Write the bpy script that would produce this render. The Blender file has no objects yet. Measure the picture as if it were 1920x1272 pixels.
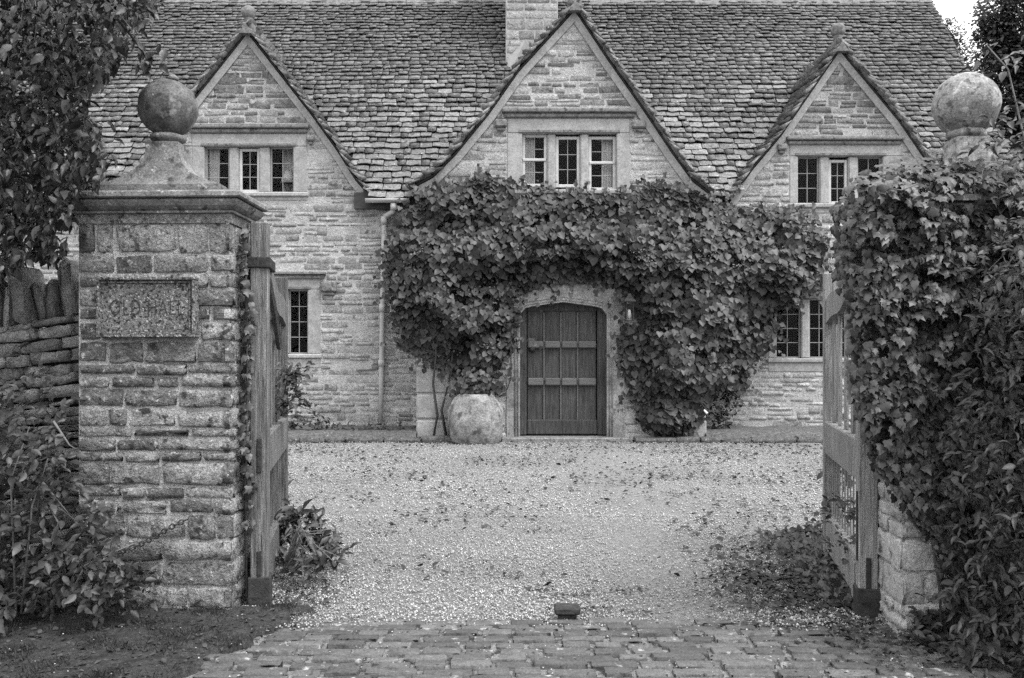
import bpy, math, random
import numpy as np
from mathutils import Vector, Matrix, noise
from mathutils.bvhtree import BVHTree
from mathutils.geometry import tessellate_polygon

random.seed(7)
RNG = np.random.default_rng(7)
scene = bpy.context.scene
COL = scene.collection
R = math.radians

# ------------------------------------------------------------------ camera, sky, sun, exposure
F, CX, HY, CAMH = 1680.0, 960.0, 661.0, 1.3
cam_d = bpy.data.cameras.new('camera')
cam = bpy.data.objects.new('camera', cam_d)
COL.objects.link(cam)
cam.location = (0, 0, CAMH)
cam.rotation_euler = (R(90), 0, 0)
cam_d.sensor_fit = 'HORIZONTAL'
cam_d.sensor_width = 36
cam_d.lens = F / 1920 * 36
cam_d.shift_y = 25 / 1920
cam_d.clip_start = .05
cam_d.clip_end = 1500
scene.camera = cam

SUN_EL, SUN_AZ = R(58), R(125)
world = bpy.data.worlds.new('World')
scene.world = world
world.use_nodes = True
nt = world.node_tree
nt.nodes.clear()
w_out = nt.nodes.new('ShaderNodeOutputWorld')
w_bg = nt.nodes.new('ShaderNodeBackground')
w_sky = nt.nodes.new('ShaderNodeTexSky')
w_sky.sky_type = 'NISHITA'
w_sky.sun_disc = False
w_sky.sun_elevation = SUN_EL
w_sky.sun_rotation = SUN_AZ
w_sky.dust_density = 4
w_bw = nt.nodes.new('ShaderNodeRGBToBW')
w_mix = nt.nodes.new('ShaderNodeMix')          # a veil of even white cloud over the clear sky
w_mix.data_type = 'FLOAT'
w_mix.inputs[0].default_value = .75
w_tc = nt.nodes.new('ShaderNodeTexCoord')
w_sep = nt.nodes.new('ShaderNodeSeparateXYZ')
w_grad = nt.nodes.new('ShaderNodeMapRange')    # overcast sky: the zenith about three times as bright as the horizon
w_grad.inputs[1].default_value = 0; w_grad.inputs[2].default_value = 1
w_grad.inputs[3].default_value = 4.2; w_grad.inputs[4].default_value = 12.0
nt.links.new(w_tc.outputs['Generated'], w_sep.inputs[0])
nt.links.new(w_sep.outputs[2], w_grad.inputs[0])
nt.links.new(w_grad.outputs[0], w_mix.inputs[3])
w_bg.inputs[1].default_value = .12
nt.links.new(w_sky.outputs[0], w_bw.inputs[0])
nt.links.new(w_bw.outputs[0], w_mix.inputs[2])
nt.links.new(w_mix.outputs[0], w_bg.inputs[0])
nt.links.new(w_bg.outputs[0], w_out.inputs[0])

sun_d = bpy.data.lights.new('sun', 'SUN')
sun_d.energy = 1.6
sun_d.angle = R(25)
sun = bpy.data.objects.new('sun', sun_d)
COL.objects.link(sun)
sdir = Vector((math.sin(SUN_AZ) * math.cos(SUN_EL), math.cos(SUN_AZ) * math.cos(SUN_EL), math.sin(SUN_EL)))
sun.rotation_euler = sdir.to_track_quat('Z', 'Y').to_euler()
sun.location = sdir * 40

scene.view_settings.view_transform = 'Standard'
scene.view_settings.look = 'None'
scene.view_settings.gamma = 1
scene.view_settings.use_curve_mapping = False
scene.view_settings.exposure = 1.36
scene.cycles.max_bounces = 6
scene.cycles.diffuse_bounces = 2
scene.cycles.transparent_max_bounces = 8
scene.cycles.use_denoising = False

# ------------------------------------------------------------------ helpers
def PX(px, Y): return (px - CX) / F * Y
def PZ(py, Y): return CAMH + (HY - py) / F * Y
def P(px, py, Y): return (PX(px, Y), Y, PZ(py, Y))
def GY(py): return F * CAMH / (py - HY)

def U(a, b): return random.uniform(a, b)

class N:
    """a tiny node-tree writer"""
    def __init__(s, name):
        s.m = bpy.data.materials.new(name)
        s.m.use_nodes = True
        s.t = s.m.node_tree
        s.t.nodes.clear()
        s.out = s.t.nodes.new('ShaderNodeOutputMaterial')
    def new(s, typ, **kw):
        n = s.t.nodes.new(typ)
        for k, v in kw.items(): setattr(n, k, v)
        return n
    def put(s, a, sock):
        if isinstance(a, bpy.types.NodeSocket): s.t.links.new(a, sock)
        else: sock.default_value = a
    def math(s, op, a, b=0.0, clamp=False):
        n = s.new('ShaderNodeMath', operation=op, use_clamp=clamp)
        s.put(a, n.inputs[0]); s.put(b, n.inputs[1])
        return n.outputs[0]
    def vmath(s, op, a, b):
        n = s.new('ShaderNodeVectorMath', operation=op)
        s.put(a, n.inputs[0]); s.put(b, n.inputs[1])
        return n.outputs[0]
    def mix(s, f, a, b):
        n = s.new('ShaderNodeMix', data_type='FLOAT')
        n.clamp_factor = True
        s.put(f, n.inputs[0]); s.put(a, n.inputs[2]); s.put(b, n.inputs[3])
        return n.outputs[0]
    def ramp(s, v, a, b):
        n = s.new('ShaderNodeMapRange')
        n.clamp = True
        s.put(v, n.inputs[0]); n.inputs[1].default_value = a; n.inputs[2].default_value = b
        return n.outputs[0]
    def noise(s, vec, scale, detail=4, rough=.6):
        n = s.new('ShaderNodeTexNoise')
        s.put(vec, n.inputs['Vector'])
        n.inputs['Scale'].default_value = scale
        n.inputs['Detail'].default_value = detail
        n.inputs['Roughness'].default_value = rough
        return n.outputs[0]
    def rand(s):
        a = s.new('ShaderNodeAttribute', attribute_name='rnd')
        o = s.new('ShaderNodeObjectInfo')
        return s.math('FRACT', s.math('ADD', a.outputs['Fac'], o.outputs['Random']))

MATS = {}
def gmat(name, lo, hi, scale=6, detail=6, bump=.4, bscale=60, rough=.9, rand=0., light=None, dark=None, light2=None,
         stretch=(1, 1, 1), spec=.25, trans=0., bdist=.01, big=None, grit=None):
    """grey stone / wood / leaf material. light, dark = (noise scale, threshold, width, value); big = (scale, amount)"""
    k = N(name)
    geo = k.new('ShaderNodeNewGeometry')
    r = k.rand()
    off = k.new('ShaderNodeCombineXYZ')
    k.put(k.math('MULTIPLY', r, 37.), off.inputs[0]); k.put(k.math('MULTIPLY', r, 91.), off.inputs[1]); k.put(k.math('MULTIPLY', r, 53.), off.inputs[2])
    pos = k.vmath('MULTIPLY', geo.outputs['Position'], stretch)
    loc = k.vmath('ADD', pos, off.outputs[0]) if rand else pos
    n1 = k.ramp(k.noise(loc, scale, detail, .65), .3, .7)
    v = k.mix(n1, lo, hi)
    if rand:
        v = k.math('MULTIPLY', v, k.math('ADD', 1 - rand / 2, k.math('MULTIPLY', r, rand)))
    if big:
        b = k.ramp(k.noise(geo.outputs['Position'], big[0], 3), .3, .7)
        v = k.math('MULTIPLY', v, k.mix(b, 1 - big[1], 1 + big[1]))
    if grit:
        gn = k.ramp(k.noise(loc, grit[0], 3, .75), .32, .68)
        v = k.math('MULTIPLY', v, k.mix(gn, 1 - grit[1], 1 + grit[1]))
    for spec_ in (light, light2, dark):
        if spec_:
            sc, th, wd, val = spec_
            m = k.ramp(k.noise(k.vmath('ADD', loc, (7.3 * sc, 1.1, 4.2)), sc, 5, .62), th, th + wd)
            v = k.mix(m, v, val)
    bs = k.new('ShaderNodeBsdfPrincipled')
    comb = k.new('ShaderNodeCombineColor')
    for i in range(3): k.put(v, comb.inputs[i])
    k.put(comb.outputs[0], bs.inputs['Base Color'])
    bs.inputs['Roughness'].default_value = rough
    bs.inputs['Specular IOR Level'].default_value = spec
    if bump:
        bn = k.new('ShaderNodeBump')
        bn.inputs['Strength'].default_value = bump
        bn.inputs['Distance'].default_value = bdist
        h = k.math('ADD', k.noise(loc, bscale, 5, .7), k.math('MULTIPLY', n1, .6))
        k.put(h, bn.inputs['Height'])
        k.put(bn.outputs[0], bs.inputs['Normal'])
    sh = bs.outputs[0]
    if trans:
        tr = k.new('ShaderNodeBsdfTranslucent')
        k.put(comb.outputs[0], tr.inputs[0])
        mx = k.new('ShaderNodeMixShader')
        mx.inputs[0].default_value = trans
        k.put(sh, mx.inputs[1]); k.put(tr.outputs[0], mx.inputs[2])
        sh = mx.outputs[0]
    k.put(sh, k.out.inputs[0])
    MATS[name] = k.m
    return k.m

def glass_mat():
    k = N('window glass')
    t = k.new('ShaderNodeBsdfTransparent')
    t.inputs[0].default_value = (.88, .88, .88, 1)
    g = k.new('ShaderNodeBsdfGlossy')
    g.inputs[0].default_value = (1, 1, 1, 1)
    g.inputs['Roughness'].default_value = .03
    fr = k.new('ShaderNodeFresnel')
    fr.inputs[0].default_value = 1.22
    geo = k.new('ShaderNodeNewGeometry')
    bn = k.new('ShaderNodeBump')
    bn.inputs['Strength'].default_value = .25
    bn.inputs['Distance'].default_value = .01
    k.put(k.noise(geo.outputs['Position'], 9, 1), bn.inputs['Height'])
    k.put(bn.outputs[0], g.inputs['Normal'])
    mx = k.new('ShaderNodeMixShader')
    k.put(fr.outputs[0], mx.inputs[0]); k.put(t.outputs[0], mx.inputs[1]); k.put(g.outputs[0], mx.inputs[2])
    k.put(mx.outputs[0], k.out.inputs[0])
    return k.m

M_HSTONE = gmat('house stone', .23, .40, 9, bump=1., bscale=45, rand=.5, dark=(9, .60, .08, .13), light=(14, .68, .05, .48), big=(.5, .22), bdist=.02, grit=(34, .38))
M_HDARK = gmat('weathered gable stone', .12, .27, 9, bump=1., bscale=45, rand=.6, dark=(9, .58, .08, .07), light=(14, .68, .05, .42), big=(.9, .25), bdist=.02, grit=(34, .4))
M_HMORT = gmat('house mortar', .32, .44, 7, bump=1., bscale=38, bdist=.02, big=(.45, .18), dark=(9, .66, .1, .22), grit=(30, .28))
M_ASHLAR = gmat('dressed stone', .24, .37, 7, bump=.35, bscale=90, rand=.15, dark=(9, .64, .12, .18), grit=(40, .28))
M_ARCH = gmat('stained arch stone', .18, .34, 5, bump=.5, bscale=60, big=(1.6, .3), grit=(40, .3), dark=(7, .58, .14, .10))
M_HOOD = gmat('weathered hood stone', .13, .24, 9, bump=.5, bscale=90, dark=(14, .55, .1, .07), grit=(40, .4))
M_VERGE = gmat('verge mortar', .26, .38, 7, bump=.5, bscale=50, dark=(7, .65, .1, .25), grit=(30, .25))
M_SLATE = gmat('roof slate', .115, .24, 12, bump=.8, bscale=45, rand=.36, light=(22, .64, .05, .6), light2=(7, .70, .08, .44), dark=(9, .60, .06, .06), big=(.6, .22), bdist=.015, grit=(34, .4))
M_RIDGE = gmat('ridge stone', .10, .23, 8, bump=.5, bscale=50, dark=(8, .58, .1, .1), grit=(30, .4))
M_PSTONE = gmat('gate pillar stone', .12, .33, 14, bump=1., bscale=38, rand=.95, light=(34, .60, .06, .5), dark=(16, .55, .1, .05), bdist=.03, grit=(95, .5))
M_PMORT = gmat('pillar mortar', .34, .50, 12, bump=1., bscale=40, light=(50, .63, .05, .55), dark=(14, .60, .1, .12), bdist=.025, grit=(90, .4))
M_CAP = gmat('pillar cap stone', .10, .24, 9, bump=.7, bscale=75, light=(22, .62, .06, .42), dark=(14, .55, .12, .045), bdist=.008, grit=(95, .45))
M_BALL_L = gmat('dark lichened ball', .06, .17, 11, bump=.7, bscale=80, light=(9, .57, .12, .30), dark=(20, .55, .1, .04), light2=(45, .66, .04, .45), bdist=.006, grit=(95, .45))
M_BALL_R = gmat('pale lichened ball', .17, .33, 14, bump=.6, bscale=80, light=(22, .56, .12, .52), dark=(30, .53, .1, .09), light2=(60, .64, .08, .5), bdist=.006, grit=(95, .4))
M_PLAQUE = gmat('lichened plaque', .06, .26, 70, bump=1., bscale=120, light=(75, .58, .05, .5), dark=(70, .53, .05, .03), bdist=.008, big=(7, .3))
M_LETTER = gmat('cut letters', .015, .07, 60, bump=.3, bscale=120)
M_DRY = gmat('dry wall stone', .15, .36, 14, bump=.9, bscale=60, rand=.6, light=(24, .64, .06, .32), dark=(10, .6, .1, .04), bdist=.012, grit=(90, .45))
M_PIER = gmat('pale pier stone', .26, .44, 10, bump=1., bscale=34, rand=.4, dark=(12, .60, .1, .09), light=(26, .66, .05, .6), bdist=.012, grit=(90, .35))
M_DARK = gmat('dark core', .03, .06, 10, bump=.4)
M_SETT = gmat('sett stone', .055, .105, 14, bump=.9, bscale=60, rand=.6, light=(12, .62, .08, .34), dark=(14, .62, .06, .06), spec=.35, rough=.75, bdist=.006, grit=(95, .4))
M_SJOINT = gmat('sandy joints', .12, .28, 30, bump=.9, bscale=120, dark=(12, .50, .1, .04), bdist=.01)
M_GRAVEL = gmat('gravel bed', .13, .27, 60, bump=1., bscale=160, dark=(38, .58, .08, .10), light=(90, .62, .05, .62), big=(.5, .12), bdist=.012, grit=(70, .35))
M_PEBBLE = gmat('gravel pebble', .24, .42, 40, bump=.4, bscale=160, rand=.95, big=(.8, .22))
M_LITTER = gmat('dead leaf', .02, .06, 20, bump=.3, rand=.9)
M_SOIL = gmat('mossy soil', .025, .07, 22, bump=1., bscale=90, light=(70, .68, .05, .3), dark=(8, .56, .1, .02), bdist=.02, grit=(80, .6))
M_GROUND = gmat('meadow', .05, .1, 3, bump=.5, bscale=20)
M_ROAD = gmat('lane', .05, .08, 20, bump=.5, bscale=150)
M_BED = gmat('bed soil', .06, .15, 14, bump=.9, bscale=60, light=(26, .64, .05, .35), bdist=.02, grit=(34, .5))
M_WOOD = gmat('weathered oak', .10, .27, 3, bump=.8, bscale=26, rough=.85, rand=.3, stretch=(26, 26, 1.3), dark=(4, .60, .06, .05), light=(7, .66, .05, .45), bdist=.02, grit=(3.2, .5), big=(1.6, .2))
M_WOODR = gmat('pale weathered oak', .19, .38, 3, bump=.7, bscale=26, rough=.85, rand=.25, stretch=(26, 26, 1.3), dark=(4, .64, .06, .12), bdist=.02, grit=(3.2, .42), big=(1.6, .2))
M_DOOR = gmat('dark oak door', .04, .085, 3, bump=.6, bscale=20, rough=.65, rand=.3, stretch=(20, 20, 1.2), bdist=.02, grit=(2.5, .4), big=(1.5, .2))
M_DOORR = gmat('worn door rail', .09, .15, 3, bump=.5, bscale=20, rough=.7, rand=.2, stretch=(1.2, 20, 20), bdist=.02)
M_IRON = gmat('rusty iron', .015, .055, 22, bump=.7, bscale=90, rough=.8, dark=(30, .58, .1, .01))
M_PIPE = gmat('painted pipe', .38, .46, 10, bump=.2, rough=.6)
M_LEAD = gmat('window lead', .22, .30, 10, bump=.1, rough=.6)
M_PAINT = gmat('pale casement paint', .42, .55, 10, bump=.2, rough=.6)
M_CURT = gmat('curtain cloth', .6, .72, 12, bump=.2)
M_SHADE = gmat('lamp shade', .7, .8, 10, bump=.1)
M_BARK = gmat('bark', .04, .1, 20, bump=.9, bscale=60, stretch=(3, 3, 1))
M_TWIG = gmat('dry twig', .10, .2, 20, bump=.4)
M_HOSE = gmat('hose rubber', .02, .04, 10, bump=.1, rough=.5)
M_WHITE = gmat('white plastic', .75, .8, 10, bump=0)
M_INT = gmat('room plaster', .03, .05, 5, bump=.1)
M_STONEPOT = gmat('lichened pot stone', .15, .34, 5, bump=.8, bscale=50, light=(4, .56, .16, .42), dark=(7, .50, .14, .09), bdist=.02, grit=(36, .35))
M_L_CLIMB = gmat('climber leaf', 0.02, 0.05, 20, bump=.2, bscale=60, rand=1.1, rough=.5, spec=.4, trans=0.06)
M_L_IVY = gmat('ivy leaf', 0.022, 0.058, 20, bump=.25, bscale=60, rand=1.1, rough=.42, spec=.45, trans=0.04)
M_L_TREE = gmat('tree leaf', 0.012, 0.038, 20, bump=.2, bscale=50, rand=1.2, rough=.4, spec=.5, trans=0.1)
M_L_SHRUB = gmat('shrub leaf', 0.014, 0.04, 25, bump=.2, bscale=50, rand=1.1, rough=.45, spec=.45, trans=0.06)
M_L_FAR = gmat('far leaf', .022, .05, 10, bump=0, rand=0.9, rough=.6, spec=.25, trans=0.15)
M_GRASS = gmat('grass blade', .025, .08, 20, bump=0, rand=.8, rough=.6, trans=.2)
M_FLOWER = gmat('pale bract', .09, .16, 20, bump=0, rand=.6, rough=.6, trans=.2)
M_GLASS = glass_mat()

def setp(o, label=None, cat=None, group=None, kind=None):
    if label: o['label'] = label
    if cat: o['category'] = cat
    if group: o['group'] = group
    if kind: o['kind'] = kind
    return o

def empty(name, parent=None, loc=(0, 0, 0)):
    o = bpy.data.objects.new(name, None)
    COL.objects.link(o)
    o.empty_display_size = .1
    o.location = loc
    if parent is not None: o.parent = parent
    return o

def thing(name, label, cat, loc=(0, 0, 0), group=None):
    return setp(empty(name, None, loc), label, cat, group)

def woff(parent):
    """offset that brings world coordinates into the parent's space (no parent is ever rotated)"""
    v = Vector((0, 0, 0))
    while parent is not None:
        v -= parent.location
        parent = parent.parent
    return v

def link_mesh(name, me, mat, parent=None, kind=None):
    o = bpy.data.objects.new(name, me)
    COL.objects.link(o)
    if mat is not None and len(me.materials) == 0: me.materials.append(mat)
    if parent is not None:
        o.parent = parent
        o.location = woff(parent)
    if kind: o['kind'] = kind
    return o

def mesh(verts, faces, smooth=False):
    me = bpy.data.meshes.new('geometry')
    me.from_pydata([tuple(map(float, v)) for v in verts], [], [tuple(f) for f in faces])
    if smooth: me.polygons.foreach_set('use_smooth', [True] * len(me.polygons))
    me.update()
    return me

def tri_mesh(v, t, smooth=True, rnd=None):
    me = bpy.data.meshes.new('geometry')
    v = np.asarray(v, dtype=np.float32); t = np.asarray(t, dtype=np.int32)
    me.vertices.add(len(v)); me.vertices.foreach_set('co', v.ravel())
    me.loops.add(t.size); me.loops.foreach_set('vertex_index', t.ravel())
    me.polygons.add(len(t)); me.polygons.foreach_set('loop_start', np.arange(0, t.size, 3, dtype=np.int32))
    if smooth: me.polygons.foreach_set('use_smooth', np.ones(len(t), dtype=bool))
    if rnd is not None:
        a = me.attributes.new('rnd', 'FLOAT', 'POINT')
        a.data.foreach_set('value', np.asarray(rnd, dtype=np.float32))
    me.update(calc_edges=True)
    return me

class MB:
    """collects shapes into one mesh"""
    def __init__(s): s.v = []; s.f = []
    def add(s, verts, faces):
        b = len(s.v)
        s.v += [tuple(v) for v in verts]
        s.f += [tuple(i + b for i in f) for f in faces]
        return s
    def box(s, lo, hi, e=.006, M=None):
        """a chamfered box"""
        c = [(lo[i] + hi[i]) / 2 for i in range(3)]; h = [abs(hi[i] - lo[i]) / 2 for i in range(3)]
        e = min([e] + [x * .45 for x in h])
        vs = []; idx = {}
        for sx in (-1, 1):
            for sy in (-1, 1):
                for sz in (-1, 1):
                    for a in range(3):
                        p = [sx * h[0], sy * h[1], sz * h[2]]
                        for k in range(3):
                            if k != a: p[k] -= (sx, sy, sz)[k] * e
                        idx[(sx, sy, sz, a)] = len(vs)
                        vs.append(Vector((p[0] + c[0], p[1] + c[1], p[2] + c[2])))
        fs = []
        for a in range(3):
            b_, c_ = (a + 1) % 3, (a + 2) % 3
            for s_ in (-1, 1):
                q = []
                for t1, t2 in ((-1, -1), (1, -1), (1, 1), (-1, 1)):
                    k = [0, 0, 0]; k[a] = s_; k[b_] = t1; k[c_] = t2
                    q.append(idx[(k[0], k[1], k[2], a)])
                fs.append(q if s_ > 0 else q[::-1])
            for t1 in (-1, 1):
                for t2 in (-1, 1):
                    k0 = [0, 0, 0]; k0[a] = -1; k0[b_] = t1; k0[c_] = t2
                    k1 = list(k0); k1[a] = 1
                    q = [idx[(*k0, b_)], idx[(*k1, b_)], idx[(*k1, c_)], idx[(*k0, c_)]]
                    fs.append(q if t1 * t2 > 0 else q[::-1])
        for sx in (-1, 1):
            for sy in (-1, 1):
                for sz in (-1, 1):
                    q = [idx[(sx, sy, sz, a)] for a in range(3)]
                    fs.append(q if sx * sy * sz > 0 else q[::-1])
        if M is not None: vs = [M @ v for v in vs]
        return s.add(vs, fs)
    def tube(s, pts, r, n=8, r2=None):
        pts = [Vector(p) for p in pts]
        vs = []; fs = []
        up = Vector((.13, .07, 1))
        for i, p in enumerate(pts):
            d = (pts[min(i + 1, len(pts) - 1)] - pts[max(i - 1, 0)]).normalized()
            u = d.cross(up)
            if u.length < .05: u = d.cross(Vector((1, 0, 0)))
            u.normalize(); w = d.cross(u)
            f = i / max(1, len(pts) - 1)
            rr = r if r2 is None else r + (r2 - r) * f
            for k in range(n):
                a = 2 * math.pi * k / n
                vs.append(p + u * (math.cos(a) * rr) + w * (math.sin(a) * rr))
        for i in range(len(pts) - 1):
            for k in range(n):
                a = i * n + k; b = i * n + (k + 1) % n
                fs.append((a, b, b + n, a + n))
        fs.append(tuple(range(n))[::-1]); fs.append(tuple(range((len(pts) - 1) * n, len(pts) * n)))
        return s.add(vs, fs)
    def lathe(s, prof, c, n=24, jit=0., ns=6.):
        vs = []; fs = []
        for (r, z) in prof:
            for k in range(n):
                a = 2 * math.pi * k / n
                p = Vector((math.cos(a) * r, math.sin(a) * r, z))
                if jit and r > 0: p += Vector((math.cos(a), math.sin(a), 0)) * (jit * noise.noise(p * ns + Vector(c)))
                vs.append((p.x + c[0], p.y + c[1], p.z + c[2]))
        for i in range(len(prof) - 1):
            for k in range(n):
                a = i * n + k; b = i * n + (k + 1) % n
                fs.append((a, b, b + n, a + n))
        fs.append(tuple(range(n))[::-1]); fs.append(tuple(range((len(prof) - 1) * n, len(prof) * n)))
        return s.add(vs, fs)
    def loft(s, rings, cap=True):
        n = len(rings[0]); vs = [p for r in rings for p in r]; fs = []
        for i in range(len(rings) - 1):
            for k in range(n):
                a = i * n + k; b = i * n + (k + 1) % n
                fs.append((a, b, b + n, a + n))
        if cap:
            fs.append(tuple(range(n))[::-1]); fs.append(tuple(range((len(rings) - 1) * n, len(rings) * n)))
        return s.add(vs, fs)
    def build(s, name, mat, parent=None, smooth=False, kind=None):
        return link_mesh(name, mesh(s.v, s.f, smooth), mat, parent, kind)

def box(name, lo, hi, mat, parent=None, e=.006, M=None, kind=None):
    return MB().box(lo, hi, e, M).build(name, mat, parent, kind=kind)

OCC_V, OCC_F = [], []
def occlude(verts, faces):
    b = len(OCC_V)
    OCC_V.extend(tuple(map(float, v)) for v in verts)
    OCC_F.extend(tuple(i + b for i in f) for f in faces)
def occ_quad(a, b, c, d): occlude([a, b, c, d], [(0, 1, 2, 3)])

class Pieces:
    """many alike pieces: unit meshes placed by 3x4 matrices. Those that show largest become objects, the rest one stuff mesh per parent."""
    ALL = []
    def __init__(s, name, variants, mat, stuff_name, cap=300, smooth=True, occ=False, top=None):
        s.name, s.var, s.mat, s.stuff, s.cap, s.smooth, s.occ, s.top = name, variants, mat, stuff_name, cap, smooth, occ, top
        s.M = []; s.vi = []; s.par = []
        Pieces.ALL.append(s)
    def add(s, cx, cy, cz, o, par=None, vi=None):
        s.M.append((tuple(cx), tuple(cy), tuple(cz), tuple(o)))
        s.vi.append(random.randrange(len(s.var)) if vi is None else vi)
        s.par.append(par)
    def occluders(s):
        if not s.occ or not s.M: return
        for (cx, cy, cz, o) in s.M:
            o = Vector(o); a = Vector(cx) * .38; b = Vector(cy)
            occ_quad(o - a + b * .08, o + a + b * .08, o + a * .6 + b * .9, o - a * .6 + b * .9)
    def build(s, bvh):
        n = len(s.M)
        if not n: return
        M = np.array(s.M, dtype=np.float64)              # n,4,3
        vi = np.array(s.vi)
        pick = set()
        if s.cap:
            c = M[:, 3] + (M[:, 1] * .5 if s.occ else 0)
            d = c - np.array([0, 0, CAMH]); dist = np.linalg.norm(d, axis=1); dn = d / dist[:, None]
            area = sum(np.abs(np.einsum('ij,ij->i', np.cross(M[:, a], M[:, b]), dn)) for a, b in ((0, 1), (0, 2), (1, 2))) / dist ** 2
            px = CX + F * c[:, 0] / np.maximum(c[:, 1], .1); py = HY - F * (c[:, 2] - CAMH) / np.maximum(c[:, 1], .1)
            ok = (px > 2) & (px < 1918) & (py > 2) & (py < 1270) & (c[:, 1] > .2)
            order = np.argsort(-area)
            eye = Vector((0, 0, CAMH))
            for i in order:
                if not ok[i]: continue
                h = bvh.ray_cast(eye, Vector(dn[i]), float(dist[i]) - (.02 if s.occ else .07))
                if h[0] is None:
                    pick.add(int(i))
                    if len(pick) >= s.cap: break
        metas = {}
        for i in sorted(pick):
            k = s.vi[i]
            if k not in metas:
                metas[k] = tri_mesh(s.var[k][0], s.var[k][1], s.smooth)
                metas[k].materials.append(s.mat)
            o = bpy.data.objects.new(s.name, metas[k])
            COL.objects.link(o)
            par = s.par[i]
            cx, cy, cz, t = s.M[i]
            off = woff(par) if par is not None else Vector((0, 0, 0))
            if par is not None: o.parent = par
            o.matrix_basis = Matrix(((cx[0], cy[0], cz[0], t[0] + off.x), (cx[1], cy[1], cz[1], t[1] + off.y), (cx[2], cy[2], cz[2], t[2] + off.z), (0, 0, 0, 1)))
        rest = {}
        for i in range(n):
            if i not in pick: rest.setdefault(s.par[i], []).append(i)
        for par, ids in rest.items():
            V = []; T = []; Rn = []; base = 0
            ids = np.array(ids)
            for k in range(len(s.var)):
                sel = ids[vi[ids] == k]
                if not len(sel): continue
                uv, ut = np.array(s.var[k][0]), np.array(s.var[k][1])
                m = M[sel]
                w = np.einsum('vk,nkj->nvj', uv, m[:, :3]) + m[:, 3][:, None, :]
                V.append(w.reshape(-1, 3))
                T.append((ut[None] + (np.arange(len(sel)) * len(uv))[:, None, None] + base).reshape(-1, 3))
                Rn.append(np.repeat(RNG.random(len(sel)), len(uv)))
                base += len(sel) * len(uv)
            me = tri_mesh(np.concatenate(V), np.concatenate(T), s.smooth, np.concatenate(Rn))
            o = link_mesh(s.stuff, me, s.mat, par, 'stuff')
            if par is None and s.top: setp(o, s.top[0], s.top[1])

# ---- unit shapes
def u_stone(seed, us=(-.5, -.46, -.16, .15, .46, .5), vs=(-.5, -.41, 0, .40, .5), sides=False, jit=.05, dome=.04, rimy=.1, rough=.3):
    """a rough stone face: x right, z up, front towards -y; the rim sinks to y=+.1"""
    r = random.Random(seed)
    nx, nz = len(us), len(vs)
    V = []; T = []
    sk = r.uniform(-.05, .05)
    for j, v in enumerate(vs):
        for i, u in enumerate(us):
            rim = i in (0, nx - 1) or j in (0, nz - 1)
            cor = i in (0, nx - 1) and j in (0, nz - 1)
            x = u + r.uniform(-jit, jit) * (.5 if rim else .7) + sk * v * .5
            z = v + r.uniform(-jit, jit) * 1.2
            if cor: x *= r.uniform(.90, .98); z *= r.uniform(.80, .95)
            if rim: y = rimy + r.uniform(-.06, .06)
            else:
                e = max(abs(u), abs(v))
                y = -.5 + r.uniform(0, rough) + dome * e
            V.append((x, y, z))
    for j in range(nz - 1):
        for i in range(nx - 1):
            a = j * nx + i
            T += [(a, a + 1, a + nx + 1), (a, a + nx + 1, a + nx)]
    if sides:
        rim = list(range(nx)) + [j * nx + nx - 1 for j in range(1, nz)] + [(nz - 1) * nx + i for i in range(nx - 2, -1, -1)] + [j * nx for j in range(nz - 2, 0, -1)]
        b = len(V)
        for k in rim: V.append((V[k][0], .5, V[k][2]))
        m = len(rim)
        for k in range(m):
            a0, a1, b0, b1 = rim[k], rim[(k + 1) % m], b + k, b + (k + 1) % m
            T += [(a0, b0, b1), (a0, b1, a1)]
    return V, T

def u_slate(seed, bot=.78):
    """x across, y upslope (0 lower edge .. 1), z thickness; irregular lower edge"""
    r = random.Random(seed)
    j = lambda a: r.uniform(-a, a)
    lo = [(-.49 + j(.02), .0 + j(.05), 0), (-.2 + j(.08), j(.09), 0), (.2 + j(.08), j(.09), 0), (.49 + j(.02), .0 + j(.05), 0)]
    V = [(x, y, r.uniform(1.1, 1.4)) for x, y, z in lo] + [(x, y + .02, bot) for x, y, z in lo] + [(.48, 1, .05), (-.48, 1, .05)]
    T = [(0, 1, 9), (1, 2, 9), (2, 8, 9), (2, 3, 8), (5, 4, 9), (6, 5, 9), (6, 9, 8), (7, 6, 8)]
    for k in range(3): T += [(k, 4 + k, 5 + k), (k, 5 + k, k + 1)]
    T += [(3, 7, 8), (0, 9, 4)]
    return V, T

def u_pebble(seed):
    r = random.Random(seed)
    V = [(.5 * r.uniform(.7, 1.1), 0, 0), (r.uniform(-.15, .15), .5 * r.uniform(.6, 1.1), 0), (-.5 * r.uniform(.7, 1.1), 0, 0), (r.uniform(-.15, .15), -.5 * r.uniform(.6, 1.1), 0), (r.uniform(-.2, .2), r.uniform(-.2, .2), .42), (0, 0, -.3)]
    T = [(0, 1, 4), (1, 2, 4), (2, 3, 4), (3, 0, 4), (1, 0, 5), (2, 1, 5), (3, 2, 5), (0, 3, 5)]
    return V, T

def fan(outline, c):
    V = [c] + outline
    n = len(outline)
    return V, [(0, 1 + i, 1 + (i + 1) % n) for i in range(n)]

def mirror(right):
    """right-hand outline from stem to tip -> the whole outline, counter-clockwise"""
    return right + [(-x, y, z) for x, y, z in right[-2:0:-1]]

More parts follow.
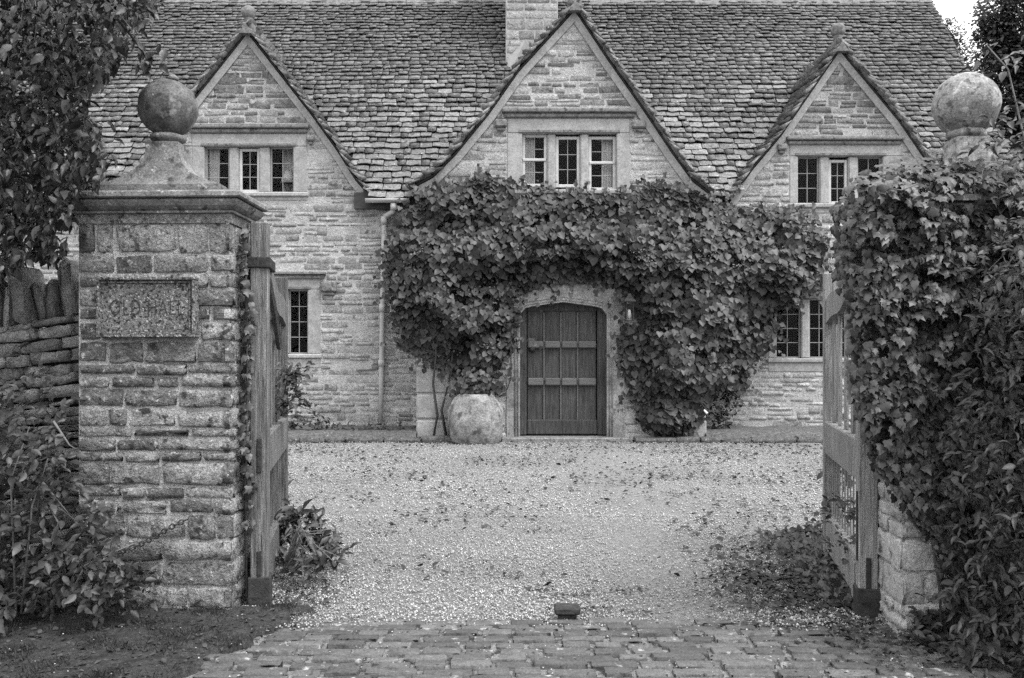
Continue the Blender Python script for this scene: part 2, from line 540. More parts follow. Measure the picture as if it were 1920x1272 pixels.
def u_ivy(seed):
    r = random.Random(seed)
    j = lambda a: r.uniform(-a, a)
    o = [(0, .0, 0), (.22 + j(.05), -.10 + j(.05), -.02 + j(.05)), (.46 + j(.08), .12 + j(.07), -.08 + j(.09)), (.33 + j(.04), .33 + j(.04), -.02 + j(.05)), (.37 + j(.08), .56 + j(.07), -.06 + j(.09)), (.2 + j(.03), .66 + j(.04), -.02), (j(.08), 1.0 + j(.08), -.14 + j(.12))]
    return fan(mirror(o), (0, .32, .05))

def u_heart(seed):
    r = random.Random(seed)
    j = lambda a: r.uniform(-a, a)
    o = [(0, .05, -.02), (.24 + j(.03), -.05, .04), (.45 + j(.03), .14, .07 + j(.05)), (.46 + j(.03), .42, .05 + j(.05)), (.25, .74, -.02), (j(.05), 1.0, -.12 + j(.05))]
    return fan(mirror(o), (0, .42, -.05))

def u_oval(seed, w=.26, droop=.16):
    r = random.Random(seed)
    j = lambda a: r.uniform(-a, a)
    o = [(0, 0, 0), (w * .75, .2, .05 + j(.03)), (w, .45, .06 + j(.04)), (w * .65, .75, -.02 + j(.04)), (j(.05), 1, -droop + j(.08))]
    return fan(mirror(o), (0, .45, -.02))

def u_blade(seed):
    r = random.Random(seed)
    b = r.uniform(.1, .5)
    V = [(-.04, 0, 0), (.04, 0, 0), (-.035, .4, -.05 * b), (.035, .4, -.05 * b), (-.022, .75, -.25 * b), (.022, .75, -.25 * b), (0, 1, -.6 * b)]
    return V, [(0, 1, 3), (0, 3, 2), (2, 3, 5), (2, 5, 4), (4, 5, 6)]

V_STONE = [u_stone(i) for i in range(14)]
V_STONE3 = [u_stone(40 + i, us=(-.5, -.45, 0, .45, .5), vs=(-.5, -.38, .38, .5), jit=.07) for i in range(16)]
V_BLOCK = [u_stone(80 + i, us=(-.5, -.47, -.1, .2, .47, .5), vs=(-.5, -.44, 0, .43, .5), sides=True, jit=.05, rimy=-.36, rough=.1) for i in range(14)]
V_SLAB = [u_stone(120 + i, us=(-.5, -.2, .1, .3, .5), vs=(-.5, .06, .5), sides=True, jit=.11, rimy=-.42, rough=.14) for i in range(16)]
V_FACE = [u_stone(160 + i, us=(-.5, -.46, -.16, .15, .46, .5), vs=(-.5, -.43, 0, .42, .5), sides=True, jit=.06, rimy=-.12, rough=.34) for i in range(20)]
V_SLATE = [u_slate(i) for i in range(14)] + [u_slate(30 + i, .1) for i in range(8)]   # the last eight lie close, for the gables
V_PEB = [u_pebble(i) for i in range(8)]
V_IVY = [u_ivy(i) for i in range(12)]
V_HEART = [u_heart(i) for i in range(6)]
V_OVAL = [u_oval(i) for i in range(6)]
V_LANCE = [u_oval(i, .17, .3) for i in range(6)]
V_ROUND = [u_oval(i, .36, .15) for i in range(4)]
V_BLADE = [u_blade(i) for i in range(6)]

def leaf_frame(n, tip, size, wid=1.):
    n = Vector(n).normalized()
    t = Vector(tip); t = t - n * t.dot(n)
    if t.length < 1e-3: t = n.orthogonal()
    t.normalize()
    u = t.cross(n)
    return u * size * wid, t * size, n * size

def rvec(s=1.): return Vector((random.gauss(0, s), random.gauss(0, s), random.gauss(0, s)))

def inpoly(x, y, poly):
    c = False; n = len(poly)
    for i in range(n):
        x1, y1 = poly[i]; x2, y2 = poly[i - 1]
        if (y1 > y) != (y2 > y) and x < (x2 - x1) * (y - y1) / (y2 - y1) + x1: c = not c
    return c

def edist(x, y, poly):
    best = 1e9
    for i in range(len(poly)):
        x1, y1 = poly[i]; x2, y2 = poly[i - 1]
        dx, dy = x2 - x1, y2 - y1
        t = max(0, min(1, ((x - x1) * dx + (y - y1) * dy) / (dx * dx + dy * dy + 1e-9)))
        best = min(best, math.hypot(x - x1 - t * dx, y - y1 - t * dy))
    return best

def sample(poly, n):
    xs = [p[0] for p in poly]; ys = [p[1] for p in poly]
    out = []
    while len(out) < n:
        x, y = U(min(xs), max(xs)), U(min(ys), max(ys))
        if inpoly(x, y, poly): out.append((x, y))
    return out

def strip_poly(px_poly, Y): return [(PX(x, Y), PZ(y, Y)) for x, y in px_poly]

# ------------------------------------------------------------------ ground, drive, paving
ground = MB().add([(-400, -120, -.03), (400, -120, -.03), (400, 900, -.03), (-400, 900, -.03)], [(0, 1, 2, 3)]).build('ground', M_GROUND, kind='structure')
MB().add([(-30, -3, -.022), (30, -3, -.022), (30, 2.6, -.022), (-30, 2.6, -.022)], [(0, 1, 2, 3)]).build('road', M_ROAD, kind='structure')
def grid_sheet(x0, x1, y0, y1, nx, ny, z, amp, sc, name, mat):
    V = []; Fc = []
    for j in range(ny + 1):
        for i in range(nx + 1):
            x = x0 + (x1 - x0) * i / nx; y = y0 + (y1 - y0) * j / ny
            V.append((x, y, z + amp * noise.noise(Vector((x * sc, y * sc, 3)))))
    for j in range(ny):
        for i in range(nx):
            a = j * (nx + 1) + i
            Fc.append((a, a + 1, a + nx + 2, a + nx + 1))
    return MB().add(V, Fc).build(name, mat, smooth=True, kind='structure')
grid_sheet(-9, 9, 4.3, 13.3, 60, 40, -.008, .008, 1.3, 'gravel_drive', M_GRAVEL)

# mossy verge left of the paving: a low mound with a ragged edge
def verge_edge(y):      # x of the paving's left edge at depth y
    f = (y - 3.5) / (4.4 - 3.5)
    return -1.38 + .33 * f + .04 * math.sin(y * 21)
def verge_h(x, y): return .03 + .022 * noise.noise(Vector((x * 4, y * 4, 1))) + .010 * noise.noise(Vector((x * 17, y * 17, 2)))
V = []; Fc = []
ny, nx = 60, 120
for j in range(ny + 1):
    y = 2.6 + (4.5 - 2.6) * j / ny
    xe = verge_edge(y) + .03
    for i in range(nx + 1):
        f = i / nx
        x = -6 + (xe + 6) * f
        V.append((x, y, (verge_h(x, y) if i < nx else -.02)))
for j in range(ny):
    for i in range(nx):
        a = j * (nx + 1) + i
        Fc.append((a, a + 1, a + nx + 2, a + nx + 1))
MB().add(V, Fc).build('mossy_verge', M_SOIL, smooth=True, kind='structure')
V = []; Fc = []
for j in range(ny + 1):
    y = 2.6 + (4.4 - 2.6) * j / ny
    for i in range(nx + 1):
        f = i / nx
        xe = 1.66 + (4.33 - y) * .30
        x = xe + (6 - xe) * f
        V.append((x, y, -.015 + .05 * min(1, f * 5) + .02 * noise.noise(Vector((x * 4, y * 4, 5)))))
for j in range(ny):
    for i in range(nx):
        a = j * (nx + 1) + i
        Fc.append((a, a + 1, a + nx + 2, a + nx + 1))
MB().add(V, Fc).build('soil_verge', M_SOIL, smooth=True, kind='structure')

paving = grid_sheet(-1.9, 2.3, 2.6, 4.38, 90, 60, -.006, .009, 9, 'sett_paving', M_SJOINT)
setts = Pieces('sett', V_BLOCK, M_SETT, 'sett_border', 300, smooth=False)
y = 4.33
row = 0
while y > 2.75:
    d = U(.072, .095)
    x = -1.75 + U(0, .2)
    while x < 2.3:
        w = U(.13, .24)
        yc = y - d / 2 + .012 * math.sin(x * 2.3 + row)
        if x > verge_edge(yc) - .02 + U(-.06, .05) and x + w < 1.72 + (4.33 - yc) * .32 + U(-.05, .08):
            g = U(.016, .036)
            tl = U(-.03, .03)
            h = U(.026, .042)
            setts.add(((w - g), 0, tl * w), (0, 0, -h), (tl * .1, (d - g * .62), 0), (x + w / 2, yc, -.004 + U(-.006, .005)), paving)
        x += w
    y -= d
    row += 1

gravel = Pieces('pebble', V_PEB, M_PEBBLE, 'gravel', 0, smooth=False, top=('pale loose gravel covering the drive between the gates', 'gravel'))
def pebble_at(x, y, s, z=0):
    a = U(0, 6.28)
    c, sn = math.cos(a) * s, math.sin(a) * s
    gravel.add((c, sn, U(-.2, .2) * s), (-sn * .8, c * .8, U(-.2, .2) * s), (0, 0, s * U(.5, .9)), (x, y, z + U(-.002, .006)))
for i in range(46000):
    y = 4.25 + 2.9 * random.random() ** 1.2
    x = U(-1.5, 2.3) * (y / 4.6 if y > 4.6 else 1)
    if y < 4.36 and random.random() < .5: continue
    trk = math.exp(-((x - .85) / .30) ** 2) * .98 + math.exp(-((x + .62) / .25) ** 2) * .45
    if random.random() < trk * max(0, min(1, (7.4 - y) / 1.2)) * (.85 + .6 * noise.noise(Vector((x * 3, y * 2, 7)))): continue
    pebble_at(x, y, U(.008, .021))
for i in range(34000):
    y = 7.1 + 6.0 * random.random()
    x = U(-.28, .38) * y
    if noise.noise(Vector((x * .55, y * .35, 21))) + .6 * math.exp(-((x - 1.2) / .5) ** 2) > U(.0, .9): continue
    pebble_at(x, y, U(.013, .028))
for i in range(900):      # pebbles strayed into the joints of the setts
    x, y = U(-1.4, 1.9), U(3.4, 4.4)
    if noise.noise(Vector((x * 3, y * 5, 2))) > .05 or y > 4.28: pebble_at(x, y, U(.006, .016), .004)
for i in range(500): pebble_at(-1.2 + random.gauss(0, .14), 4.28 + random.gauss(0, .06), U(.008, .022), .01)
for i in range(700): pebble_at(1.55 + random.gauss(0, .2), 4.33 + random.gauss(0, .09), U(.01, .026), .01)
for i in range(60): pebble_at(U(-2.6, -1.1), U(3.4, 4.4), U(.005, .011), .045)

litter = Pieces('dead_leaf', V_OVAL + V_ROUND, M_LITTER, 'fallen_leaves', 0, top=('dark dead leaves and bits of twig strewn over the pale gravel', 'fallen leaves'))
def litter_at(x, y, s, z=.012):
    n = Vector((random.gauss(0, .35), random.gauss(0, .35), 1))
    litter.add(*leaf_frame(n, rvec(), s), (x, y, z))
for i in range(5200):
    y = 5 + 8 * random.random() ** .8
    x = U(-.27, .36) * y
    if noise.noise(Vector((x * .9, y * .9, 8))) + .45 * (x / y) + (y - 9) * .05 > U(-.35, .5): litter_at(x, y, U(.02, .065))
for i in range(1300):     # drifts under the right gate and beside the posts
    litter_at(1.55 + random.gauss(0, .22), 4.9 + random.gauss(0, .4), U(.025, .05), .014)
for i in range(1100):
    y = U(3.4, 4.45); x = U(-2.7, verge_edge(y) + .1)
    litter_at(x, y, U(.008, .032), verge_h(x, y) + .005)
for i in range(500): litter_at(U(1.5, 2.1), U(3.6, 4.3), U(.012, .035), .03)
for i in range(250): litter_at(U(-1.3, 1.7), U(3.45, 4.33), U(.008, .022), .012)
for i in range(250): litter_at(-1.12 + random.gauss(0, .12), 4.7 + random.gauss(0, .25), U(.02, .04), .014)
for cx_, cy_ in ((.12, 4.9), (.3, 4.75), (.55, 4.85), (.0, 5.2), (.62, 4.45), (.35, 4.5), (.2, 6.5), (1.6, 8.2), (1.2, 9), (-.9, 6.4)):
    for i in range(28): litter_at(cx_ + random.gauss(0, .09), cy_ + random.gauss(0, .035), U(.014, .035))

grass = Pieces('grass_blade', V_BLADE, M_GRASS, 'grass', 0, top=('short dark moss and grass blades on the shaded verge under the pillar', 'grass'))
for i in range(26000):
    y = U(3.3, 4.5); x = U(-2.9, verge_edge(y) + .05)
    if noise.noise(Vector((x * 5, y * 5, 4))) < U(-.1, .5): continue
    grass.add(*leaf_frame(rvec(.4) + Vector((0, 1, .3)), Vector((random.gauss(0, .5), random.gauss(0, .5), 1)), U(.012, .045), 1.1), (x, y, verge_h(x, y) - .004 if x < verge_edge(y) + .02 else 0))
for i in range(700):
    y = U(3.3, 4.2); x = U(1.75, 2.6) + (4.2 - y) * .3
    grass.add(*leaf_frame(rvec(.4) + Vector((0, 1, .3)), Vector((random.gauss(0, .5), random.gauss(0, .5), 1)), U(.015, .05), 1.2), (x, y, .02))

# ------------------------------------------------------------------ the house
DB, DW = 13.24, 14.0
EY, EZ, SL = 13.85, 3.72, 1.28          # main roof: eave depth, eave height, slope
def roof_y(z): return EY + (z - EZ) / SL
RIDGE_Y = 17.28
RIDGE_Z = EZ + SL * (RIDGE_Y - EY)
HX0, HX1 = -11.5, 8.01
house = thing('stone_house', 'long old stone house with three gables, stone slate roof and a climber over its door', 'house', (0, DW, 0))
h_stones = Pieces('stone', V_STONE3, M_HSTONE, 'stonework', 240)
h_dark = Pieces('stone', V_STONE3, M_HDARK, 'weathered_stonework', 60)
h_slates = Pieces('slate', V_SLATE, M_SLATE, 'slates', 300, smooth=False)

G_MID = dict(D=DB, L=[(770, 349), (812, 326), (853, 285), (917, 207), (973, 127), (1078, 12)], Rr=[(1330, 357), (1300, 334), (1262, 282), (1207, 200), (1140, 105), (1078, 12)])
G_LEFT = dict(D=DW, L=[(232, 345), (262, 322), (296, 280), (363, 180), (462, 55)], Rr=[(692, 363), (664, 330), (633, 280), (583, 210), (462, 55)])
G_RIGHT = dict(D=DW, L=[(1370, 373), (1390, 345), (1413, 312), (1467, 248), (1577, 88)], Rr=[(1782, 366), (1762, 330), (1730, 283), (1687, 220), (1577, 88)])
for g in (G_MID, G_LEFT, G_RIGHT):
    g['l'] = [(PX(x, g['D'] - .1), PZ(y, g['D'] - .1)) for x, y in g['L']]
    g['r'] = [(PX(x, g['D'] - .1), PZ(y, g['D'] - .1)) for x, y in g['Rr']]

def interp(pts, x):
    pts = sorted(pts)
    if x <= pts[0][0] or x >= pts[-1][0]: return None
    for (x0, z0), (x1, z1) in zip(pts, pts[1:]):
        if x0 <= x <= x1: return z0 + (z1 - z0) * (x - x0) / (x1 - x0 + 1e-9)
def gable_z(g, x):
    a = interp(g['l'] + g['r'][:-1], x)
    return a

def poly_wall(outer, holes, y, thick, name, mat, parent, kind=None):
    """flat wall in the xz plane at depth y with rectangular or arched openings and reveals"""
    loops = [outer] + holes
    tess = tessellate_polygon([[Vector((x, z, 0)) for x, z in lp] for lp in loops])
    flat = [p for lp in loops for p in lp]
    m = MB()
    V = [(x, y, z) for x, z in flat]
    Fc = []
    for t in tess:
        a, b, c = (flat[i] for i in t)
        cr = (b[0] - a[0]) * (c[1] - a[1]) - (b[1] - a[1]) * (c[0] - a[0])
        Fc.append(t if cr > 0 else t[::-1])
    m.add(V, Fc)
    occlude(V, Fc)
    for lp in loops:
        n = len(lp)
        for i in range(n):
            (x0, z0), (x1, z1) = lp[i], lp[(i + 1) % n]
            m.add([(x0, y, z0), (x1, y, z1), (x1, y + thick, z1), (x0, y + thick, z0)], [(0, 1, 2, 3)])
    return m.build(name, mat, parent, kind=kind)

def spans(poly, z):
    xs = []
    n = len(poly)
    for i in range(n):
        x0, z0 = poly[i]; x1, z1 = poly[(i + 1) % n]
        if (z0 > z) != (z1 > z): xs.append(x0 + (x1 - x0) * (z - z0) / (z1 - z0))
    xs.sort()
    return list(zip(xs[::2], xs[1::2]))

def lay_stones(poly, keepout, y, parent, z0, z1, x0=-99, x1=99, hh=(.06, .14), ww=(.13, .42), inset=.0, dark=None):
    z = z0
    while z < z1:
        h = U(*hh)
        sp = []
        a_, b_ = spans(poly, z + .01), spans(poly, z + h - .01)
        for (p, q) in a_:
            for (s, t) in b_:
                lo, hi = max(p, s, x0) + inset, min(q, t, x1) - inset
                if hi > lo: sp.append((lo, hi))
        for k in keepout:
            if k[2] < z + h and k[3] > z:
                nsp = []
                for lo, hi in sp:
                    if k[1] <= lo or k[0] >= hi: nsp.append((lo, hi)); continue
                    if k[0] > lo: nsp.append((lo, k[0]))
                    if k[1] < hi: nsp.append((k[1], hi))
                sp = nsp
        for lo, hi in sp:
            x = lo
            while x < hi - .05:
                w = min(U(*ww) * (1.25 if h > .1 else 1), hi - x)
                if hi - x - w < .1: w = hi - x
                if random.random() > .08:
                    Pc = h_dark if dark and dark(x + w / 2, z) else h_stones
                    parts = [(0., h)] if h < .1 or random.random() < .75 else [(0., h * U(.4, .6))]
                    if parts[0][1] < h: parts.append((parts[0][1], h))
                    for (q0, q1) in parts:
                        hq = (q1 - q0) * U(.82, 1.12)
                        p = random.choice((U(.004, .010), U(.006, .018), U(.012, .028)))
                        t = random.gauss(0, .022)
                        g = U(.008, .04)
                        Pc.add((w - g, 0, t * w), (0, 2 * p, 0), (-t * hq, 0, hq - g * .55), (x + w / 2 + U(-.02, .02), y, z + (q0 + q1) / 2 + U(-.014, .014)), parent)
                x += w
        z += h

def rect(x0, x1, z0, z1): return [(x0, z0), (x1, z0), (x1, z1), (x0, z1)]

# windows: (surround px rect, lights px, depth plane, hood)
W_DEF = {
    'left_up': dict(D=DW, out=(360, 576, 250, 376), lights=[(383, 428, 275, 361), (446, 485, 277, 360), (505, 550, 275, 361)], hood=(353, 580, 234, 248), cas=[1], stops=[(576, 590, 256, 266)]),
    'mid_up': dict(D=DB, out=(951, 1181, 222, 362), lights=[(979, 1026, 250, 349), (1042, 1088, 254, 350), (1104, 1156, 254, 356)], hood=(941, 1193, 205, 219), cas=[0, 1, 2], stops=[(928, 950, 226, 240), (1184, 1210, 228, 242)]),
    'right_up': dict(D=DW, out=(1480, 1690, 270, 400), lights=[(1496, 1538, 293, 382), (1556, 1592, 298, 382), (1610, 1655, 293, 382)], hood=(1473, 1692, 257, 270), cas=[1], stops=[(1456, 1474, 271, 283)]),
    'left_down': dict(D=DW, out=(470, 601, 522, 690), lights=[(480, 524, 543, 664), (540, 577, 543, 664)], hood=(462, 612, 510, 521), cas=[], stops=[(602, 632, 530, 548)]),
    'right_down': dict(D=DW, out=(1440, 1610, 545, 697), lights=[(1456, 1503, 560, 672), (1519, 1560, 560, 672), (1575, 1600, 560, 672)], hood=(1430, 1620, 531, 543), cas=[], stops=[]),
}
def w_rect(r, D): return (PX(r[0], D), PX(r[1], D), PZ(r[3], D), PZ(r[2], D))

def make_window(key, label):
    d = W_DEF[key]; D = d['D']
    w = empty('window', house, woff(house))
    w['label'] = label
    x0, x1, z0, z1 = w_rect(d['out'], D)
    L = [w_rect(l, D) for l in d['lights']]
    yf = D - .012
    lz0, lz1 = min(l[2] for l in L), max(l[3] for l in L)
    # moulded surround: jambs, head, sill, mullions
    for (a, b) in ((x0, L[0][0]), (L[-1][1], x1)):
        box('jamb', (a, yf, lz0), (b, D + .17, lz1), M_ASHLAR, w, .012)
    box('head', (x0, yf - .001, lz1), (x1, D + .17, z1), M_ASHLAR, w, .012)
    MB().box((x0 - .02, yf - .035, lz0 - .07), (x1 + .02, D + .17, lz0), .02).box((x0, yf, z0), (x1, D + .1, lz0 - .071), .008).build('sill', M_ASHLAR, w)
    for l, m in zip(L, L[1:]):
        box('mullion', (l[1], yf + .03, lz0), (m[0], D + .17, lz1), M_ASHLAR, w, .02)
    # inner roll round the opening
    box('label_roll', (L[0][0] - .05, yf - .014, lz1 + .005), (L[-1][1] + .05, yf + .01, lz1 + .045), M_HOOD, w, .008)
    if d['hood']:
        hx0, hx1, hz0, hz1 = w_rect(d['hood'], D)
        m = MB().box((hx0, D - .10, hz0 + .045), (hx1, D + .05, hz1), .02).box((hx0 + .03, D - .055, hz0 - .02), (hx1 - .03, D + .05, hz0 + .044), .015)
        m.build('hood_mould', M_HOOD, w)
        for st in d['stops']:
            a, b, c, e = w_rect(st, D)
            MB().box((a, D - .085, c), (b, D + .05, e), .02).box((a + .03, D - .05, c - .05), (b - .03, D + .05, c - .002), .015).build('label_stop', M_HOOD, w)
    # glazing: each pane, the lead bars and the casements
    yg = D + .10
    for i, (a, b, c, e) in enumerate(L):
        fr = .045 if i in d['cas'] else .022
        mat = M_PAINT if i in d['cas'] else M_LEAD
        m = MB()
        m.box((a, yg - .03, c), (a + fr, yg + .02, e), .006).box((b - fr, yg - .03, c), (b, yg + .02, e), .006)
        m.box((a + fr, yg - .029, c), (b - fr, yg + .02, c + fr), .006).box((a + fr, yg - .029, e - fr), (b - fr, yg + .02, e), .006)
        m.build('casement' if i in d['cas'] else 'fixed_frame', mat, w)
        rows, cols = (4 if key.endswith('down') else 3), 2
        gx0, gx1, gz0, gz1 = a + fr, b - fr, c + fr, e - fr
        if key == 'mid_up' and i != 1:
            rows = 4
            box('vent_rail', (a + .01, yg - .045, (gz0 + gz1) / 2 - .01), (b - .01, yg + .02, (gz0 + gz1) / 2 + .03), M_PAINT, w, .006)
        for k in range(1, cols):
            x = gx0 + (gx1 - gx0) * k / cols
            box('lead_bar', (x - .006, yg - .01, gz0), (x + .006, yg + .01, gz1), M_LEAD, w, .003)
        for k in range(1, rows):
            z = gz0 + (gz1 - gz0) * k / rows
            if key == 'mid_up' and i != 1 and k == 2: continue
            for c_ in range(cols):
                xa = gx0 + (gx1 - gx0) * c_ / cols; xb = gx0 + (gx1 - gx0) * (c_ + 1) / cols
                box('lead_bar', (xa + .006, yg - .009, z - .006), (xb - .006, yg + .009, z + .006), M_LEAD, w, .003)
        for cc in range(cols):
            for rr in range(rows):
                xa = gx0 + (gx1 - gx0) * cc / cols; xb = gx0 + (gx1 - gx0) * (cc + 1) / cols
                za = gz0 + (gz1 - gz0) * rr / rows; zb = gz0 + (gz1 - gz0) * (rr + 1) / rows
                t = U(-.004, .004); s = U(-.004, .004)
                MB().add([(xa, yg + t, za), (xb, yg - t, za), (xb, yg - t + s, zb), (xa, yg + t + s, zb)], [(0, 1, 2, 3)]).build('pane', M_GLASS, w)
    return w

def hole_of(key, sh=.02):
    x0, x1, z0, z1 = w_rect(W_DEF[key]['out'], W_DEF[key]['D'])
    return rect(x0 + sh, x1 - sh, z0 + sh, z1 - sh)
def keep_of(key):
    d = W_DEF[key]
    x0, x1, z0, z1 = w_rect(d['out'], d['D'])
    hx0, hx1, hz0, hz1 = w_rect(d['hood'], d['D'])
    return [(x0, x1, z0, z1), (hx0, hx1, hz0 - .03, hz1)]

BX0, BX1 = PX(782, DB), PX(1322, DB)
def drop(pts, d): return [(x, z - d) for x, z in pts]
lw_outer = [(HX0, -.1), (BX0, -.1), (BX0, 3.62)] + drop(G_LEFT['r'], .09) + drop(G_LEFT['l'][::-1][1:], .09) + [(HX0, 3.62)]
rw_outer = [(BX1, -.1), (HX1 - .05, -.1), (HX1 - .05, 3.62)] + drop(G_RIGHT['r'], .09) + drop(G_RIGHT['l'][::-1][1:], .09) + [(BX1, 3.62)]
def clipx(pts, lo, hi): return [(min(max(x, lo), hi), z) for x, z in pts]
by_outer = [(BX0, -.1), (BX1, -.1)] + [(BX1, PZ(350, DB))] + [(x, z) for x, z in drop(G_MID['r'], .09) if x < BX1 - .02] + [(x, z) for x, z in drop(G_MID['l'][::-1][1:], .09) if x > BX0 + .02] + [(BX0, PZ(345, DB))]

# the door opening
DX0, DX1, DZ1, DZS = PX(975, DB), PX(1138, DB), PZ(563, DB), PZ(590, DB)
def arch(x0, x1, zs, h1, h2, n=17):
    out = []
    for i in range(n):
        t = -1 + 2 * i / (n - 1)
        out.append((x0 + (x1 - x0) * i / (n - 1), zs + h1 * (1 - abs(t) ** 9) ** .5 + h2 * (1 - abs(t))))
    return out
door_open = [(DX0, .06), (DX1, .06)] + arch(DX0, DX1, DZS, .10, .085)[::-1]
SX0, SX1, SZ1 = PX(950, DB), PX(1170, DB), PZ(533, DB)
wl = poly_wall(lw_outer, [hole_of('left_up'), hole_of('left_down')], DW, .35, 'wall', M_HMORT, house)
wr = poly_wall(rw_outer, [hole_of('right_up'), hole_of('right_down')], DW, .35, 'wall', M_HMORT, house)
wb = poly_wall(by_outer, [hole_of('mid_up'), rect(SX0 + .05, SX1 - .05, -.05, SZ1 - .05)], DB, .35, 'wall', M_HMORT, house)
# returns of the bay, end and back walls
for x, s in ((BX0, 1), (BX1, -1)):
    box('wall', (min(x, x + s * .3), DB + .352, -.1), (max(x, x + s * .3), DW + .2, 3.6), M_HMORT, house, .01)
for x in (HX0, HX1 - .35):
    MB().add([(x, DW + .36, -.1), (x, 20.7, -.1), (x, 20.7, 3.6), (x, RIDGE_Y, RIDGE_Z - .15), (x, DW + .36, 3.6)] + [(x + .3, DW + .36, -.1), (x + .3, 20.7, -.1), (x + .3, 20.7, 3.6), (x + .3, RIDGE_Y, RIDGE_Z - .15), (x + .3, DW + .36, 3.6)],
             [(0, 1, 2, 3, 4), (9, 8, 7, 6, 5), (0, 5, 6, 1), (1, 6, 7, 2), (2, 7, 8, 3), (3, 8, 9, 4), (4, 9, 5, 0)]).build('wall', M_HMORT, house)
box('wall', (HX0 + .32, 20.4, -.1), (HX1 - .37, 20.7, 3.6), M_HMORT, house)
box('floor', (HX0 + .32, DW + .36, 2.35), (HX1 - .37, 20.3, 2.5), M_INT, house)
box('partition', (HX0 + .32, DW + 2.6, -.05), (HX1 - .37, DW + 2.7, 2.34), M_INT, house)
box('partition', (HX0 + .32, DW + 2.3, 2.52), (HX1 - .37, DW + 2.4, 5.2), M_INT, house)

KL = keep_of('left_up') + keep_of('left_down')
KR = keep_of('right_up') + keep_of('right_down')
KB = keep_of('mid_up') + [(SX0, SX1, -.2, SZ1)] + [(BX0, PX(845, DB), -.2, PZ(640, DB)), (PX(1290, DB), BX1, -.2, PZ(745, DB))]
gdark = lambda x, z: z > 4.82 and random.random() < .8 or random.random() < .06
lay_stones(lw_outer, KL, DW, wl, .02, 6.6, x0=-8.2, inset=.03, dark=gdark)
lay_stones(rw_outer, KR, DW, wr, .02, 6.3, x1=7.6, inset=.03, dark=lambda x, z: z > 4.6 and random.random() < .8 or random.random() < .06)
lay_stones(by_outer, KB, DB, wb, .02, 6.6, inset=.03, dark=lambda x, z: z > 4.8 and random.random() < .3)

# verge bands of the gables
for g in (G_LEFT, G_MID, G_RIGHT):
    D = g['D']
    for side, sg in (('l', 1), ('r', -1)):
        o_ = drop(g[side], .05)
        V = []; Fc = []
        n = len(o_)
        for k, (x, z) in enumerate(o_):
            if k < n - 1: dx, dz = o_[k + 1][0] - x, o_[k + 1][1] - z
            else: dx, dz = x - o_[k - 1][0], z - o_[k - 1][1]
            l = math.hypot(dx, dz); nx_, nz_ = dz / l * sg, -dx / l * sg
            wd = .10
            if k == n - 1: ix, iz = x, z - wd / abs(dx / l + 1e-6) * 1.0
            else: ix, iz = x + nx_ * wd, z + nz_ * wd
            if D == DB: ix = min(max(ix, BX0 + .0), BX1 - .0)
            V += [(x, D - .045, z), (ix, D - .028, iz), (x, D + .05, z), (ix, D + .05, iz)]
        for k in range(n - 1):
            a = 4 * k; b = a + 4
            for q in ((a, a + 1, b + 1, b), (a + 1, a + 3, b + 3, b + 1), (a + 2, b + 2, b + 3, a + 3), (a, b, b + 2, a + 2)): Fc.append(q)
        MB().add(V, Fc).build('verge_band', M_VERGE, house)

# roofs: boarding sheets with the slates laid on them
roof = empty('roof', house, woff(house))
RT = .05
def in_gable(x, z, slack=.0):
    for g in (G_LEFT, G_MID, G_RIGHT):
        zz = gable_z(g, x)
        if zz is not None and z < zz - slack: return True
    return False
m = MB()
bx = sorted({HX0, HX1} | {x + e_ for g in (G_LEFT, G_MID, G_RIGHT) for x, z in g['l'] + g['r'] for e_ in (-.001, .001)})
bx = [x for x in bx if HX0 <= x <= HX1]
def low_y(x):
    for g in (G_LEFT, G_MID, G_RIGHT):
        zz = gable_z(g, x)
        if zz is not None: return max(EY, roof_y(zz) - .02)
    return EY
for xa, xb in zip(bx, bx[1:]):
    ya, yb = low_y(xa), low_y(xb)
    za, zb = EZ + (ya - EY) * SL, EZ + (yb - EY) * SL
    m.add([(xa, ya, za - RT), (xb, yb, zb - RT), (xb, RIDGE_Y, RIDGE_Z - RT), (xa, RIDGE_Y, RIDGE_Z - RT), (xa, ya, za), (xb, yb, zb), (xb, RIDGE_Y, RIDGE_Z), (xa, RIDGE_Y, RIDGE_Z)],
          [(0, 3, 2, 1), (4, 5, 6, 7), (0, 1, 5, 4)])
for (ya, za, yb, zb) in ((RIDGE_Y, RIDGE_Z, 21, EZ),):
    m.add([(HX0, ya, za - RT), (HX1, ya, za - RT), (HX1, yb, zb - RT), (HX0, yb, zb - RT), (HX0, ya, za), (HX1, ya, za), (HX1, yb, zb), (HX0, yb, zb)],
          [(0, 3, 2, 1), (4, 5, 6, 7), (0, 1, 5, 4), (1, 2, 6, 5), (3, 0, 4, 7)])
m.build('boarding', M_DARK, roof)
sl = math.hypot(1, SL)
vd = Vector((0, 1 / sl, SL / sl)); nd = Vector((0, -SL / sl, 1 / sl))
s, S_tot = -.06, (RIDGE_Y - EY) * sl
row = 0
